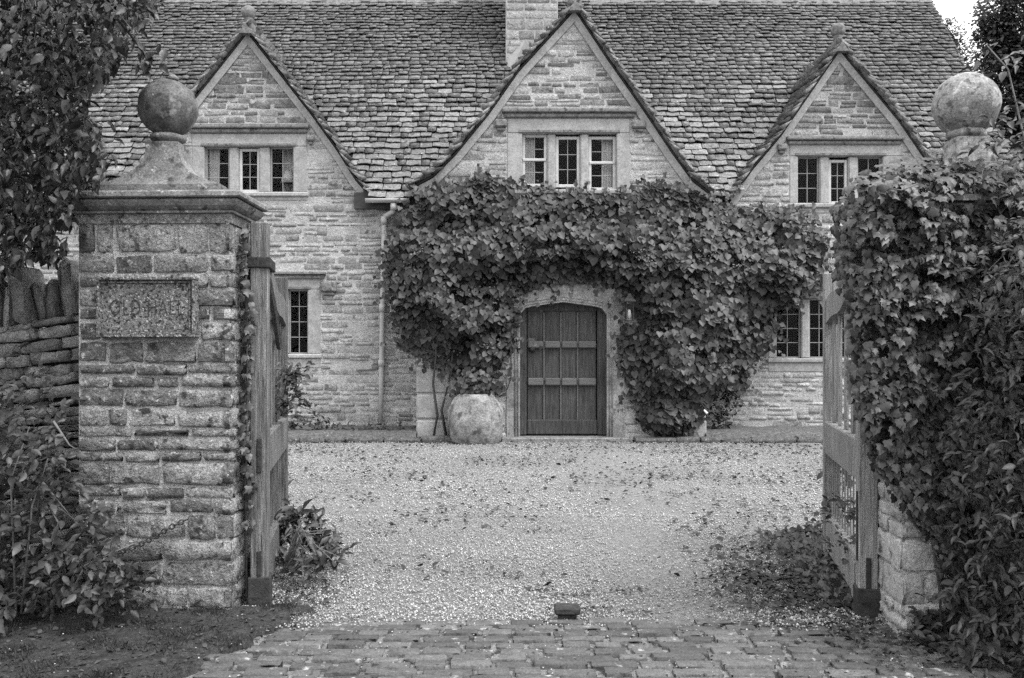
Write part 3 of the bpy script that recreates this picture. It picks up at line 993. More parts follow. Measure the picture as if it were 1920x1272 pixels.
while s < S_tot - .05:
    f = max(0, s / S_tot)
    ex = (.15 - .06 * f) * U(.86, 1.14)
    x = -9.2 + U(0, .3)
    z = EZ + max(0, s) * SL / sl
    sag = lambda x_: .035 * noise.noise(Vector((x_ * .35, s * .5, 0))) + .012 * noise.noise(Vector((x_ * 1.7, s, 9)))
    while x < HX1 + .03:
        w = U(.11, .29) * (1.1 - .35 * f)
        if x + w > HX1 + .04: w = HX1 + .05 - x
        if not in_gable(x + w / 2, z - .1, .12):
            th = U(.028, .05)
            v2 = (vd + nd * U(-.02, .01)).normalized()
            u2 = Vector((1, 0, 0)) + nd * U(-.02, .02) + vd * U(-.025, .025)
            o = Vector((x + w / 2, EY, EZ)) + vd * (s + sag(x) + U(-.014, .014)) + nd * .006
            h_slates.add(u2 * (w - .006), v2 * ex * 1.75, nd * th, o, roof, random.randrange(14))
        x += w
    s += ex
    row += 1
# ridge stones
x = -9.4
while x < HX1:
    w = U(.4, .6)
    if x + w > HX1 - .2: w = HX1 + .03 - x
    MB().add([(x + .005, RIDGE_Y - .17, RIDGE_Z - .16), (x + .005, RIDGE_Y, RIDGE_Z + .13), (x + .005, RIDGE_Y + .17, RIDGE_Z - .16), (x + w, RIDGE_Y - .17, RIDGE_Z - .16), (x + w, RIDGE_Y, RIDGE_Z + .13), (x + w, RIDGE_Y + .17, RIDGE_Z - .16)],
             [(0, 3, 4, 1), (1, 4, 5, 2), (0, 1, 2), (3, 5, 4), (0, 2, 5, 3)]).build('ridge_stone', M_RIDGE, roof)
    x += w + .004

def gable_roof(g):
    D = g['D']; y0 = D - .13
    for side, sg in (('l', 1), ('r', -1)):
        pts = g[side]
        # boarding
        V = []; Fc = []
        for x, z in pts:
            yb = max(roof_y(z) + .15, D + .2)
            V += [(x, y0 + .09, z), (x, yb, z), (x, y0 + .09, z - .03), (x, yb, z - .03)]
        for k in range(len(pts) - 1):
            a = 4 * k; b = a + 4
            Fc += [(a, a + 1, b + 1, b), (a + 2, b + 2, b + 3, a + 3), (a, b, b + 2, a + 2)]
        MB().add(V, Fc).build('boarding', M_DARK, roof)
        occlude(V, Fc)
        seg = [math.dist(pts[k], pts[k + 1]) for k in range(len(pts) - 1)]
        tot = sum(seg)
        s = -.05
        while s < tot - .03:
            ex = U(.105, .15)
            t = max(s, 0); k = 0
            while k < len(seg) - 1 and t > seg[k]: t -= seg[k]; k += 1
            (x0, z0), (x1, z1) = pts[k], pts[k + 1]
            d = Vector((x1 - x0, 0, z1 - z0)).normalized()
            n = Vector((-d.z, 0, d.x)) * (1 if sg > 0 else -1)
            if n.z < 0: n = -n
            o0 = Vector((x0, 0, z0)) + d * (t + min(s, 0))
            y = y0 - U(0, .05)
            yend = roof_y(o0.z) + .1
            while y < min(yend, y0 + 5):
                w = U(.16, .34)
                th = U(.05, .085)
                v2 = (d + n * U(-.04, .0)).normalized()
                u = Vector((0, 1, 0)) + d * U(-.04, .04)
                c = o0 + Vector((0, y + w / 2, 0)) + n * U(.004, .02) + d * U(-.02, .02)
                cx_ = u * (w - .008) * (-sg)
                h_slates.add(cx_, v2 * ex * 1.7, n * th, c, roof, 14 + random.randrange(8))
                y += w
            s += ex
    ax, az = g['l'][-1]
    yb = roof_y(az) + .1
    y = y0 - .03
    while y < yb:
        w = U(.35, .5)
        MB().add([(ax - .10, y, az - .08), (ax, y, az + .07), (ax + .10, y, az - .08), (ax - .10, y + w - .005, az - .08), (ax, y + w - .005, az + .07), (ax + .10, y + w - .005, az - .08)],
                 [(0, 1, 4, 3), (1, 2, 5, 4), (0, 2, 1), (3, 4, 5), (0, 3, 5, 2)]).build('ridge_stone', M_RIDGE, roof)
        y += w
for g in (G_LEFT, G_MID, G_RIGHT): gable_roof(g)

# ball finials of the side gables, stub on the middle one
for g in (G_LEFT, G_RIGHT):
    ax, az = g['l'][-1]
    y = g['D'] + .02
    f = MB().box((ax - .09, y - .09, az - .06), (ax + .09, y + .09, az + .13), .02).build('ball_finial', M_RIDGE, house)
    MB().lathe([(.06, .12), (.085, .15), (.06, .18), (.075, .20)] + [(.112 * math.sin(a), .30 - .112 * math.cos(a)) for a in [R(t) for t in range(25, 180, 15)]] + [(.01, .413)], (ax, y, az), 18, .014, 12).build('ball', M_RIDGE, f, True)
ax, az = G_MID['l'][-1]
box('finial_stub', (ax - .1, DB - .1, az - .03), (ax + .1, DB + .12, az + .16), M_RIDGE, house, .03)

# chimney
cx0, cx1, cy = PX(948, 15.93), PX(1046, 15.93), 15.93
ch = MB().box((cx0, cy, 5.6), (cx1, cy + .75, 9.6), .01).box((cx0 - .05, cy - .05, 9.6), (cx1 + .05, cy + .8, 9.72), .02).box((cx0 + .02, cy + .02, 9.72), (cx1 - .02, cy + .73, 9.9), .02).build('chimney', M_VERGE, house)
occ_quad((cx0, cy, 5.6), (cx1, cy, 5.6), (cx1, cy, 9.6), (cx0, cy, 9.6))
z = 6.0
while z < 9.5:
    h = U(.11, .2)
    x = cx0 + .005
    while x < cx1 - .02:
        w = min(U(.2, .42), cx1 - .005 - x)
        if cx1 - x - w < .12: w = cx1 - .005 - x
        h_stones.add((w - .02, 0, 0), (0, .03, 0), (0, 0, h - .018), (x + w / 2, cy, z + h / 2), ch)
        x += w
    z += h
for k in range(2): MB().lathe([(.12, 0), (.13, .1), (.1, .45), (.13, .5), (.12, .55)], (cx0 + .25 + .42 * k, cy + .37, 9.88), 14).build('chimney_pot', M_VERGE, ch, True)
MB().add([(cx0 + .02, cy - .02, PZ(150, 15.93)), (PX(995, 15.6), 15.6, PZ(90, 15.6)), (PX(985, 15.6), 15.6, PZ(75, 15.6)), (cx0 + .03, cy - .03, PZ(112, 15.93)),
          (cx0 + .02, cy + .02, PZ(150, 15.93)), (PX(995, 15.6), 15.7, PZ(90, 15.6)), (PX(985, 15.6), 15.7, PZ(75, 15.6)), (cx0 + .03, cy + .02, PZ(112, 15.93))],
         [(0, 1, 2, 3), (7, 6, 5, 4), (0, 4, 5, 1), (1, 5, 6, 2), (2, 6, 7, 3), (3, 7, 4, 0)]).build('flashing', M_PAINT, house)

make_window('left_up', 'three-light upper window in the left gable')
make_window('mid_up', 'three-light upper window in the middle gable with opening top vents')
make_window('right_up', 'three-light upper window in the right gable half hidden by ivy')
make_window('left_down', 'small lower leaded window beside the left gate')
make_window('right_down', 'lower leaded window beyond the climber at the right')

# door, its stone surround and step
ds = empty('door_surround', house, woff(house))
poly_wall([(SX0, -.02), (DX0, -.02)] + [(DX0, DZS)] + arch(DX0, DX1, DZS, .10, .085)[1:-1] + [(DX1, DZS), (DX1, -.02), (SX1, -.02), (SX1, SZ1), (SX0, SZ1)], [], DB - .02, .24, 'moulded_arch', M_ARCH, ds)
for i, e in enumerate((.035, .075)):        # two raised rolls following the arch
    pts = [(DX0 - e, 0.03)] + [(DX0 - e, DZS)] + [(x * 1.0 + (e * (-1 + 2 * k / 16)), z + e) for k, (x, z) in enumerate(arch(DX0, DX1, DZS, .10, .085))][1:-1] + [(DX1 + e, DZS), (DX1 + e, .03)]
    MB().tube([(x, DB - .02, z) for x, z in pts], .013, 6).build('arch_roll', M_ARCH, ds, True)
for xa, xb in ((SX0, DX0), (DX1, SX1)):     # joints of the jamb blocks
    for z in (.45, .95, 1.4):
        box('joint', (xa + .01, DB - .0225, z), (xb - .09 if xa < DX0 - .01 and xb == DX0 else xb - .01, DB - .015, z + .009), M_HOOD, ds, .001)
door = empty('door', house, woff(house))
door['label'] = 'dark ribbed oak door in a pale stone arch'
yd = DB + .13
DZT = DZS + .22
box('door_frame', (DX0 - .03, yd - .02, .06), (DX0 + .10, yd + .12, DZT), M_DOOR, door, .02)
box('door_frame', (DX1 - .13, yd - .02, .06), (DX1 + .03, yd + .12, DZT), M_DOOR, door, .02)
px_pl = [988, 1020, 1051.5, 1083, 1119]
for a, b in zip(px_pl, px_pl[1:]):
    box('plank', (PX(a, yd) + .006, yd + .03, PZ(806, yd)), (PX(b, yd) - .006, yd + .08, DZT), M_DOOR, door, .012)
for a in px_pl[1:-1]:
    box('cover_strip', (PX(a, yd) - .013, yd + .005, PZ(790, yd)), (PX(a, yd) + .013, yd + .029, PZ(586, yd)), M_DOORR, door, .008)
box('top_rail', (PX(988, yd), yd + .004, PZ(584, yd)), (PX(1119, yd), yd + .06, DZT), M_DOOR, door, .01)
for py0, py1 in ((640, 653), (709, 723)):
    for a, b in zip(px_pl, px_pl[1:]):
        box('rail', (PX(a, yd) + .012, yd - .035, PZ(py1, yd)), (PX(b, yd) - .012, yd + .028, PZ(py0, yd)), M_DOORR, door, .022)
box('bottom_rail', (PX(988, yd), yd - .02, PZ(815, yd)), (PX(1119, yd), yd + .07, PZ(787, yd)), M_DOOR, door, .015)
MB().lathe([(.05, 0), (.055, .01), (.02, .015), (.018, .04), (.038, .05), (.04, .07), (.01, .085)], (0, 0, 0), 14).build('knob', M_IRON, door, True).matrix_basis = Matrix.Translation((PX(998, yd), yd + .03, PZ(655, yd))) @ Matrix.Rotation(R(90), 4, 'X') @ Matrix.Scale(1, 4)
box('lock_plate', (PX(983, yd) - .012, yd - .026, PZ(693, yd)), (PX(983, yd) + .014, yd - .018, PZ(683, yd)), M_IRON, door, .003)
box('handle', (PX(990, yd), yd + .002, PZ(642, yd)), (PX(1003, yd), yd + .03, PZ(634, yd)), M_DOORR, door, .006)
box('door_step', (PX(940, DB - .2), DB - .22, -.02), (PX(1180, DB - .2), DB + .3, .055), M_HOOD, house, .015)

# quoins
for (a, b, p, q) in ((782, 846, 640, 688), (782, 842, 690, 738), (782, 848, 740, 786), (782, 842, 788, 826), (1290, 1322, 742, 786), (1284, 1323, 788, 826)):
    box('quoin', (PX(a, DB) - .012, DB - .022, PZ(q, DB) + .004), (PX(b, DB) + .012, DB + .3, PZ(p, DB) - .004), M_ASHLAR, house, .02)

# gutter and downpipe
gx0, gx1 = PX(686, 13.8), PX(768, 13.8)
gz = PZ(378, 13.8)
V = []
gut = MB()
rings = []
for x in (gx0, gx1):
    rings.append([(x, 13.78 + .06 * math.sin(a), gz + .035 - .06 * math.cos(a)) for a in [R(t) for t in range(-90, 91, 30)]] + [(x, 13.78 + .05 * math.sin(a), gz + .037 - .05 * math.cos(a)) for a in [R(t) for t in range(90, -91, -30)]])
gut.loft(rings).build('gutter', M_PIPE, house, True)
pts = [P(738, 384, 13.8), P(738, 391, 13.8), P(737, 397, 13.82), P(722, 405, 13.9), P(720, 412, 13.92), P(719, 480, 13.92), P(716.5, 600, 13.92), P(715, 700, 13.92), P(713.5, 792, 13.92)]
dp = MB().tube(pts, .038, 12).build('downpipe', M_PIPE, house, True)
for (px, py, Y, hh) in ((738, 388, 13.8, .05), (720, 414, 13.92, .06), (716.5, 578, 13.92, .06), (715, 681, 13.92, .05)):
    MB().lathe([(.04, -hh), (.05, -hh), (.05, hh), (.04, hh)], P(px, py, Y), 14).build('collar', M_PIPE, dp, True)
box('fascia', (gx0 - .2, 13.9, gz - .1), (gx1 + .3, 13.96, gz + .16), M_DARK, house)

# raised beds along the wings
def bed(name, x0, x1, y0, y1, z):
    m = MB()
    n = 40
    V = []; Fc = []
    for i in range(n + 1):
        x = x0 + (x1 - x0) * i / n
        for j, (y, zz) in enumerate(((y0, -.02), (y0 + .05, z * .7), (y0 + .2, z), (y1, z + .02))):
            V.append((x, y + .06 * noise.noise(Vector((x * 2, j, 0))) * (j < 3), zz + .03 * noise.noise(Vector((x * 3, y * 3, 0)))))
    for i in range(n):
        for j in range(3):
            a = i * 4 + j
            Fc.append((a, a + 4, a + 5, a + 1))
    return m.add(V, Fc).build(name, M_BED, smooth=True, kind='structure')
bed('planting_bed', -9, BX0 - .0, 13.05, DW + .02, .13)
bed('planting_bed', BX1, 8, 13.1, DW + .02, .13)
bed('planting_bed', BX0, SX0 - .15, 12.98, DB + .02, .03)
kerb = empty('kerb'); kerb['kind'] = 'structure'
kst = Pieces('stone', V_BLOCK, M_BED, 'kerb_stones', 60)
for x0_, x1_ in ((-4.2, BX0 + .1), (SX1 + .1, 7.6)):
    x = x0_
    while x < x1_:
        w = U(.3, .75)
        kst.add((w - .02, 0, U(-.01, .01)), (0, .22, 0), (0, 0, .1 + U(-.03, .02)), (x + w / 2, 13.02 + U(-.03, .03), .02), kerb)
        x += w

# ------------------------------------------------------------------ left gate pillar
pil = thing('gate_pillar', 'rough stone gate pillar with moulded cap and dark lichened ball, plaque on its front', 'gate pillar', (-1.76, 4.63, 0))
QF = [Vector((-2.163, 4.475)), Vector((-1.402, 4.445)), Vector((-1.400, 4.79)), Vector((-2.15, 4.83))]
QC = sum(QF, Vector((0, 0))) / 4
def ring(q, e, z):
    """quad q grown by e metres, at height z"""
    out = []
    n = len(q)
    for i in range(n):
        a, b, c = q[i - 1], q[i], q[(i + 1) % n]
        d1 = (b - a).normalized(); d2 = (c - b).normalized()
        n1 = Vector((d1.y, -d1.x)); n2 = Vector((d2.y, -d2.x))
        k = (n1 + n2); k = k / (1 + n1.dot(n2))
        p = b + k * e
        out.append((p.x, p.y, z))
    return out
PTOP = PZ(402, 4.45)
core = MB().loft([ring(QF, 0, -.1), ring(QF, 0, .6), ring(QF, 0, 1.2), ring(QF, 0, PTOP)]).build('mortar_core', M_PMORT, pil)
rr0, rr1 = ring(QF, .01, 0), ring(QF, .01, PTOP)
for i in range(4): occ_quad(rr0[i], rr0[(i + 1) % 4], rr1[(i + 1) % 4], rr1[i])
p_stones = Pieces('stone', V_FACE, M_PSTONE, 'stonework', 300, smooth=False)
def pillar_faces(Pc, par, quad, z0, z1, hh, ww, pr=(.012, .026), faces=(0, 1)):
    z = z0
    r = 0
    while z < z1 - .02:
        h = min(U(*hh), z1 - z)
        if z1 - z - h < .035: h = z1 - z
        for fi in faces:
            a, b = quad[fi], quad[(fi + 1) % 4]
            L = (b - a).length; d = (b - a) / L; n = Vector((d.y, -d.x))
            x = 0
            first = True
            while x < L - .01:
                w = min(U(*ww), L - x)
                if first and r % 2: w *= .6
                first = False
                if L - x - w < .06: w = L - x
                x0_, w0_ = x, w
                if fi == 0 and r % 2 == 0 and x + w > L - .001: w += .026
                if fi in (1, 3) and r % 2 == 1:
                    if fi == 1 and x < .001: x -= .026; w += .026
                    if fi == 3 and x + w > L - .001: w += .026
                g = U(.008, .024)
                pp = U(*pr) * random.choice((.6, 1, 1, 1.2)); t = random.gauss(0, .018)
                c = a + d * (x + w / 2)
                hs = (h - g * U(.6, 1.1)) * U(.9, 1.06)
                Pc.add((d.x * (w - g), d.y * (w - g), t * w), (-n.x * 2 * pp, -n.y * 2 * pp, 0), (-d.x * t * hs, -d.y * t * hs, hs), (c.x, c.y, z + h / 2 + U(-.005, .005)), par)
                x = x0_ + w0_
        z += h
        r += 1
pillar_faces(p_stones, pil, QF, -.03, PTOP - .045, (.052, .125), (.09, .34))
# smooth bed stone under the cornice
MB().loft([ring(QF, .012, PTOP - .045), ring(QF, .014, PTOP)]).build('bed_course', M_PSTONE, pil)
def cap_rings(q, zs, es): return [ring(q, e, z) for e, z in zip(es, zs)]
z0 = PTOP
prof = [(.018, 0), (.028, .003), (.030, .012), (.021, .016), (.032, .022), (.049, .036), (.059, .055), (.062, .064), (.050, .068), (.050, .072)]
MB().loft([ring(QF, e, z0 + .001 + z) for e, z in prof]).build('cornice', M_CAP, pil)
z1 = z0 + .0745
MB().loft([ring(QF, .070, z1), ring(QF, .076, z1 + .006), ring(QF, .074, z1 + .026), ring(QF, .062, z1 + .036)]).build('cap_slab', M_CAP, pil)
# concave pedestal from the slab to the neck
Q2 = [QC + (p - QC) * .84 for p in QF]
sq = [Vector((QC.x - .085, QC.y - .085)), Vector((QC.x + .085, QC.y - .085)), Vector((QC.x + .085, QC.y + .085)), Vector((QC.x - .085, QC.y + .085))]
zp = z1 + .037
rings = [[(p.x, p.y, zp) for p in Q2], [(p.x, p.y, zp + .045) for p in Q2]]
H_ = PZ(272, 4.63) - zp
for k in range(1, 13):
    f = k / 12
    w = (1 - f) ** 3.3
    z = zp + .045 + (H_ - .045) * f
    rings.append([((s_.x + (q_.x - s_.x) * w * .97), (s_.y + (q_.y - s_.y) * w * .97), z) for s_, q_ in zip(sq, Q2)])
def subdivide_ring(r, n=6):
    out = []
    for i in range(len(r)):
        a, b = Vector(r[i]), Vector(r[(i + 1) % len(r)])
        for k in range(n):
            p = a.lerp(b, k / n)
            nv = noise.noise(p * 9) * .006
            out.append((p.x + nv, p.y + nv, p.z + nv))
    return out
MB().loft([subdivide_ring(r) for r in rings]).build('pedestal', M_CAP, pil)
zn = PZ(272, 4.63)
MB().lathe([(.062, -.012), (.060, .005), (.070, .012), (.086, .02), (.092, .032), (.086, .046), (.066, .052), (.05, .06)], (QC.x, QC.y, zn), 24, .006, 20).build('neck_ring', M_CAP, pil, True)
def ball(name, c, r, mat, par):
    pr = [(r * math.sin(a), -r * math.cos(a)) for a in [R(t) for t in range(8, 180, 8)]]
    pr = [(max(.004, x), z) for x, z in pr] + [(.012, r * 1.0)]
    return MB().lathe(pr, c, 40, .007, 14).build(name, mat, par, True)
bz = PZ(203, 4.63)
bl = ball('ball_finial', (QC.x, QC.y, bz), .148, M_BALL_L, pil)
MB().lathe([(.03, 0), (.034, .012), (.02, .02), (.012, .03), (.003, .034)], (QC.x + .03, QC.y - .02, bz + .138), 8, .012, 40).build('broken_spike', M_CAP, bl, True)

# stone plaque with cut letters, fixed to the pillar
plq = thing('stone_plaque', 'small lichen-covered stone nameplate with cut capital letters on the left gate pillar', 'plaque', P(276, 633, 4.43))
a, b = QF[0], QF[1]
d = (b - a).normalized(); nrm = Vector((d.y, -d.x))
PM = Matrix(((d.x, -nrm.x, 0, 0), (d.y, -nrm.y, 0, 0), (0, 0, 1, 0), (0, 0, 0, 1)))
pc = Vector((PX(276.5, 4.42), 4.46, PZ(576.5, 4.42)))
PM = Matrix.Translation(pc) @ PM
hw, hh_ = 188 / 2 / F * 4.42, 113 / 2 / F * 4.42
MB().box((-hw + .006, -.042, -hh_ + .006), (hw - .006, .03, hh_ - .006), .004, PM).build('tablet', M_PLAQUE, plq)
for (lo, hi, lo2, hi2) in (((-hw, -hh_), (hw, -hh_ + .014), 0, 0), ((-hw, hh_ - .016), (hw, hh_), 0, 0), ((-hw, -hh_ + .0145), (-hw + .016, hh_ - .0165), 0, 0), ((hw - .018, -hh_ + .0145), (hw, hh_ - .0165), 0, 0)):
    MB().box((lo[0], -.062, lo[1]), (hi[0], .0, hi[1]), .005, PM).build('border', M_PLAQUE, plq)
for (x0, z0_, x1, z1_) in ((-hw + .018, hh_ - .030, hw - .02, hh_ - .022), (-hw + .018, -hh_ + .016, hw - .02, -hh_ + .022), (hw - .034, -hh_ + .023, hw - .026, hh_ - .031)):
    MB().box((x0, -.052, z0_), (x1, -.0, z1_), .003, PM).build('bead', M_PLAQUE, plq)
tc = bpy.data.curves.new('lettering', 'FONT')
tc.body = 'OLD HALL'
tc.size = .098
tc.align_x = 'CENTER'; tc.align_y = 'CENTER'
tc.space_character = 1.12
tc.extrude = .002
tc.offset = -.0022
tmp = bpy.data.objects.new('text source', tc)
tme = bpy.data.meshes.new_from_object(tmp)
lx_ = [v.co.x for v in tme.vertices]; ly_ = [v.co.y for v in tme.vertices]
for v in tme.vertices:
    v.co.x = (v.co.x - (min(lx_) + max(lx_)) / 2) * .366 / (max(lx_) - min(lx_))
    v.co.y = (v.co.y - (min(ly_) + max(ly_)) / 2) * .074 / (max(ly_) - min(ly_))
bpy.data.objects.remove(tmp)
to = bpy.data.objects.new('lettering', tme)
COL.objects.link(to)
tme.materials.clear(); tme.materials.append(M_LETTER)
to.parent = plq
to.matrix_basis = Matrix.Translation(woff(plq)) @ PM @ Matrix.Translation((.0, -.0425, .0)) @ Matrix.Rotation(R(90), 4, 'X')

# dry stone wall running left from the pillar
dw = thing('dry_stone_wall', 'low dark dry stone wall with upright cope stones left of the pillar', 'wall', (-3.2, 4.9, 0))
MB().box((-6, 4.84, -.1), (-2.19, 5.15, 1.43), .02).build('wall_core', M_DARK, dw)
d_st = Pieces('stone', V_SLAB, M_DRY, 'stonework', 300, smooth=False)
z = -.02
TY = 4.74
while z < 1.75:
    h = U(.035, .085)
    x = -2.15 - U(0, .05)
    while x > -4.6:
        w = U(.10, .34)
        sl_ = .06 + .16 * max(0, z - .9)
        zc = z + h / 2 + (x + 2.15) * sl_
        if zc + h / 2 > 1.545 + (x + 2.2) * .2:
            x -= w
            continue
        g = U(.004, .012)
        t = sl_ + U(-.03, .03)
        dep = U(.14, .2)
        d_st.add((w - g, 0, t * (w - g)), (0, dep, 0), (-t * h * .3, 0, h - g), (x - w / 2, TY + dep / 2 + U(-.015, .025), zc), dw)
        x -= w
    z += h
cope = Pieces('cope_stone', V_SLAB, M_DRY, 'copes', 40, smooth=False)
x = -2.16
while x > -4.6:
    w = U(.045, .085)
    h = U(.17, .29)
    t = U(-.12, .12)
    zc = PZ(560, 4.75) + (x + 2.2) * .2
    cope.add((w, 0, U(-.03, .03)), (0, U(.16, .26), 0), (t * h, 0, h), (x - w / 2, 4.88 + U(-.03, .03), zc + h / 2 - .06), dw)
    x -= w + U(.004, .03)
occ_quad((-6, 4.74, -.1), (-2.1, 4.74, -.1), (-2.1, 4.74, 1.5), (-6, 4.74, 1.3))

# ------------------------------------------------------------------ right pier (mostly under ivy)
pier = thing('gate_pier', 'pale stone gate pier buried in ivy with a pale lichened ball on top', 'gate pillar', (2.15, 4.24, 0))
QR = [Vector((1.765, 4.055)), Vector((2.52, 4.03)), Vector((2.55, 4.42)), Vector((1.80, 4.44))]
QRC = Vector((2.148, 4.24))
RTOP = PZ(412, 4.05)
MB().loft([ring(QR, 0, -.1), ring(QR, 0, RTOP)]).build('mortar_core', M_PMORT, pier)
r_st = Pieces('stone', V_FACE, M_PIER, 'stonework', 300, smooth=False)
pillar_faces(r_st, pier, QR, -.03, RTOP, (.055, .15), (.10, .30), pr=(.012, .024), faces=(0, 3))
MB().loft([ring(QR, e, RTOP + z) for e, z in prof]).build('cornice', M_CAP, pier)
MB().loft([ring(QR, .088, RTOP + .0725), ring(QR, .088, RTOP + .1)]).build('cap_slab', M_CAP, pier)
sq = [Vector((QRC.x - .075, QRC.y - .075)), Vector((QRC.x + .075, QRC.y - .075)), Vector((QRC.x + .075, QRC.y + .075)), Vector((QRC.x - .075, QRC.y + .075))]
Q2 = [QRC + (p - QRC) * .8 for p in QR]
zn = PZ(262, 4.24)
rings = []
for k in range(0, 11):
    f = k / 10; w = (1 - f) ** 2.3
    rings.append(subdivide_ring([(s_.x + (q_.x - s_.x) * w, s_.y + (q_.y - s_.y) * w, RTOP + .101 + (zn - RTOP - .101) * f) for s_, q_ in zip(sq, Q2)]))
MB().loft(rings).build('pedestal', M_BALL_R, pier)
MB().lathe([(.062, -.012), (.066, .0), (.08, .006), (.088, .018), (.088, .03), (.08, .042), (.06, .047), (.05, .055)], (QRC.x, QRC.y, zn), 24, .006, 20).build('neck_ring', M_BALL_R, pier, True)
ball('ball_finial', (QRC.x, QRC.y, PZ(197, 4.24)), .149, M_BALL_R, pier)

# ------------------------------------------------------------------ gates
def gate(label, hx, hy, fx, fy, mat, sgn, tall, npu, npl):
    """leaf from the hinge (hx,hy) to the free end (fx,fy); sgn = side the rails' faces look to"""
    g = thing('wooden_gate', label, 'gate', (hx, hy, 0), 'pair of open wooden entrance gates')
    dv = Vector((fx - hx, fy - hy, 0)); L = dv.length; dv.normalize()
    nv = Vector((0, 0, 1)).cross(dv)
    GM = Matrix(((dv.x, nv.x, 0, hx), (dv.y, nv.y, 0, hy), (0, 0, 1, 0), (0, 0, 0, 1)))
    T = .045
    def b(name, t0, t1, z0, z1, n0=-T, n1=T, e=.006, par=g): return MB().box((t0, n0, z0), (t1, n1, z1), e, GM).build(name, mat, par)
    b('hanging_stile', 0, .10, .06, tall)
    b('meeting_stile', L - .075, L, .02, 1.80)
    b('bottom_rail', .101, L - .076, .06, .28, -T * .8, T * .8)
    b('middle_rail', .101, L - .076, .66, .865, -T * .9, T * .9)
    # swept top rail: rises in a curve towards the hanging stile
    rings = []
    for k in range(13):
        f = k / 12
        t = L - .076 - (L - .177) * f
        rise = .22 * (f ** 1.8) if f < .6 else .22 * (.6 ** 1.8) + .14 * (f - .6)
        zt = 1.63 + rise + .02 * math.sin(f * 9)
        hgt = .15 - .03 * f
        rings.append([tuple(GM @ Vector((t, n, z))) for n, z in ((-T * .8, zt - hgt), (T * .8, zt - hgt), (T * .8, zt), (-T * .8, zt))])
    MB().loft(rings).build('top_rail', mat, g)
    for k in range(npu):
        t = .10 + (L - .175) * (k + .5) / npu
        w = .028
        b('pale', t - w, t + w, .866, 1.56 + .18 * max(0, 1 - t / L) ** 1.5, -.009, .009, .003)
    for k in range(npl):
        t = .10 + (L - .175) * (k + .5) / npl
        w = .010
        b('pale', t - w, t + w, .281, .659, -.004, .004, .002)
    # iron hinge band, shoe and straps
    def ir(name, t0, t1, z0, z1, n0, n1, e=.004): return MB().box((t0, n0, z0), (t1, n1, z1), e, GM).build(name, M_IRON, g)
    return g, b, ir, GM, L, T
gl, b, ir, GM, L, T = gate('grey weathered wooden gate leaf standing open against the plaque pillar', -1.298, 4.60, -1.55, 6.02, M_WOOD, 1, 1.97, 6, 12)
ir('hinge_band', -.012, .30, 1.735, 1.79, -T - .012, T + .012)
ir('foot_shoe', -.012, .10, -.02, .145, -T - .012, T + .012)
ir('strap', -.008, .03, .68, .86, -.012, .012)
ir('strap', -.008, .03, .15, .28, -.012, .012)
m = MB()
for k in range(2):
    rings = []
MB().tube([tuple(GM @ Vector((t, -.03, z))) for t, z in ((.12, 1.70), (.5, 1.55), (.9, 1.33))], .02, 6).build('brace', M_WOOD, gl)
MB().tube([tuple(GM @ Vector((L + .03, 0, z))) for z in (.63, .68, .74, .80, .84)], .018, 8).build('latch_ring', M_IRON, gl)
# dark gap stile: batten along the far edge
gr, b, ir, GM, L, T = gate('pale weathered wooden gate leaf standing open against the ivy-covered pier', 1.735, 4.36, 2.03, 5.72, M_WOODR, -1, 1.97, 5, 12)
ir('foot_shoe', -.012, .10, -.03, .15, -T - .012, T + .012)
ir('strap', -.008, .03, .15, .30, -.012, .012)
ir('hinge_band', -.012, .30, 1.735, 1.79, -T - .012, T + .012)
ir('strap', .02, .034, .28, .62, T, T + .008)
b('brace_foot', .11, .2, .06, .25, T * .82, T * 1.1)
box('hinge_stone', (1.70, 4.28, -.03), (1.86, 4.42, .012), M_IRON, gr, .01)

# the iron stop between the gates
st = thing('gate_stop', 'small dark iron gate stop set in gravel behind the setts', 'gate stop', (PX(1064, 4.35), 4.33, 0))
sx, sy = PX(1064, 4.33), 4.37
MB().box((sx - .062, sy - .05, .03), (sx + .062, sy + .05, .065), .008).build('head_plate', M_IRON, st)
MB().box((sx - .045, sy - .03, -.05), (sx + .045, sy + .03, .029), .006).build('foot', M_IRON, st)

# chain hanging across the pillar's foot
chn = thing('iron_chain', 'dark rusty chain slung from the bush to the pillar face', 'chain', P(350, 978, 4.40))
pts = [P(352, 974, 4.41), P(318, 990, 4.395), P(290, 1008, 4.385), P(262, 1022, 4.375), P(225, 1036, 4.35), P(180, 1048, 4.30)]
cs = []
for (p, q) in zip(pts, pts[1:]):
    for k in range(4): cs.append(Vector(p).lerp(Vector(q), k / 4))
cs.append(Vector(pts[-1]))
for k, (p, q) in enumerate(zip(cs, cs[1:])):
    dd = (q - p); ln = dd.length * .72; dd.normalize()
    s1 = dd.cross(Vector((0, 1, 0))).normalized(); s2 = dd.cross(s1)
    ax = s1 if k % 2 else s2
    c = (p + q) / 2
    MB().tube([c + dd * (ln * math.cos(a)) + ax * (.011 * math.sin(a)) for a in [R(t) for t in range(0, 361, 45)]], .0036, 5).build('link', M_IRON, chn)

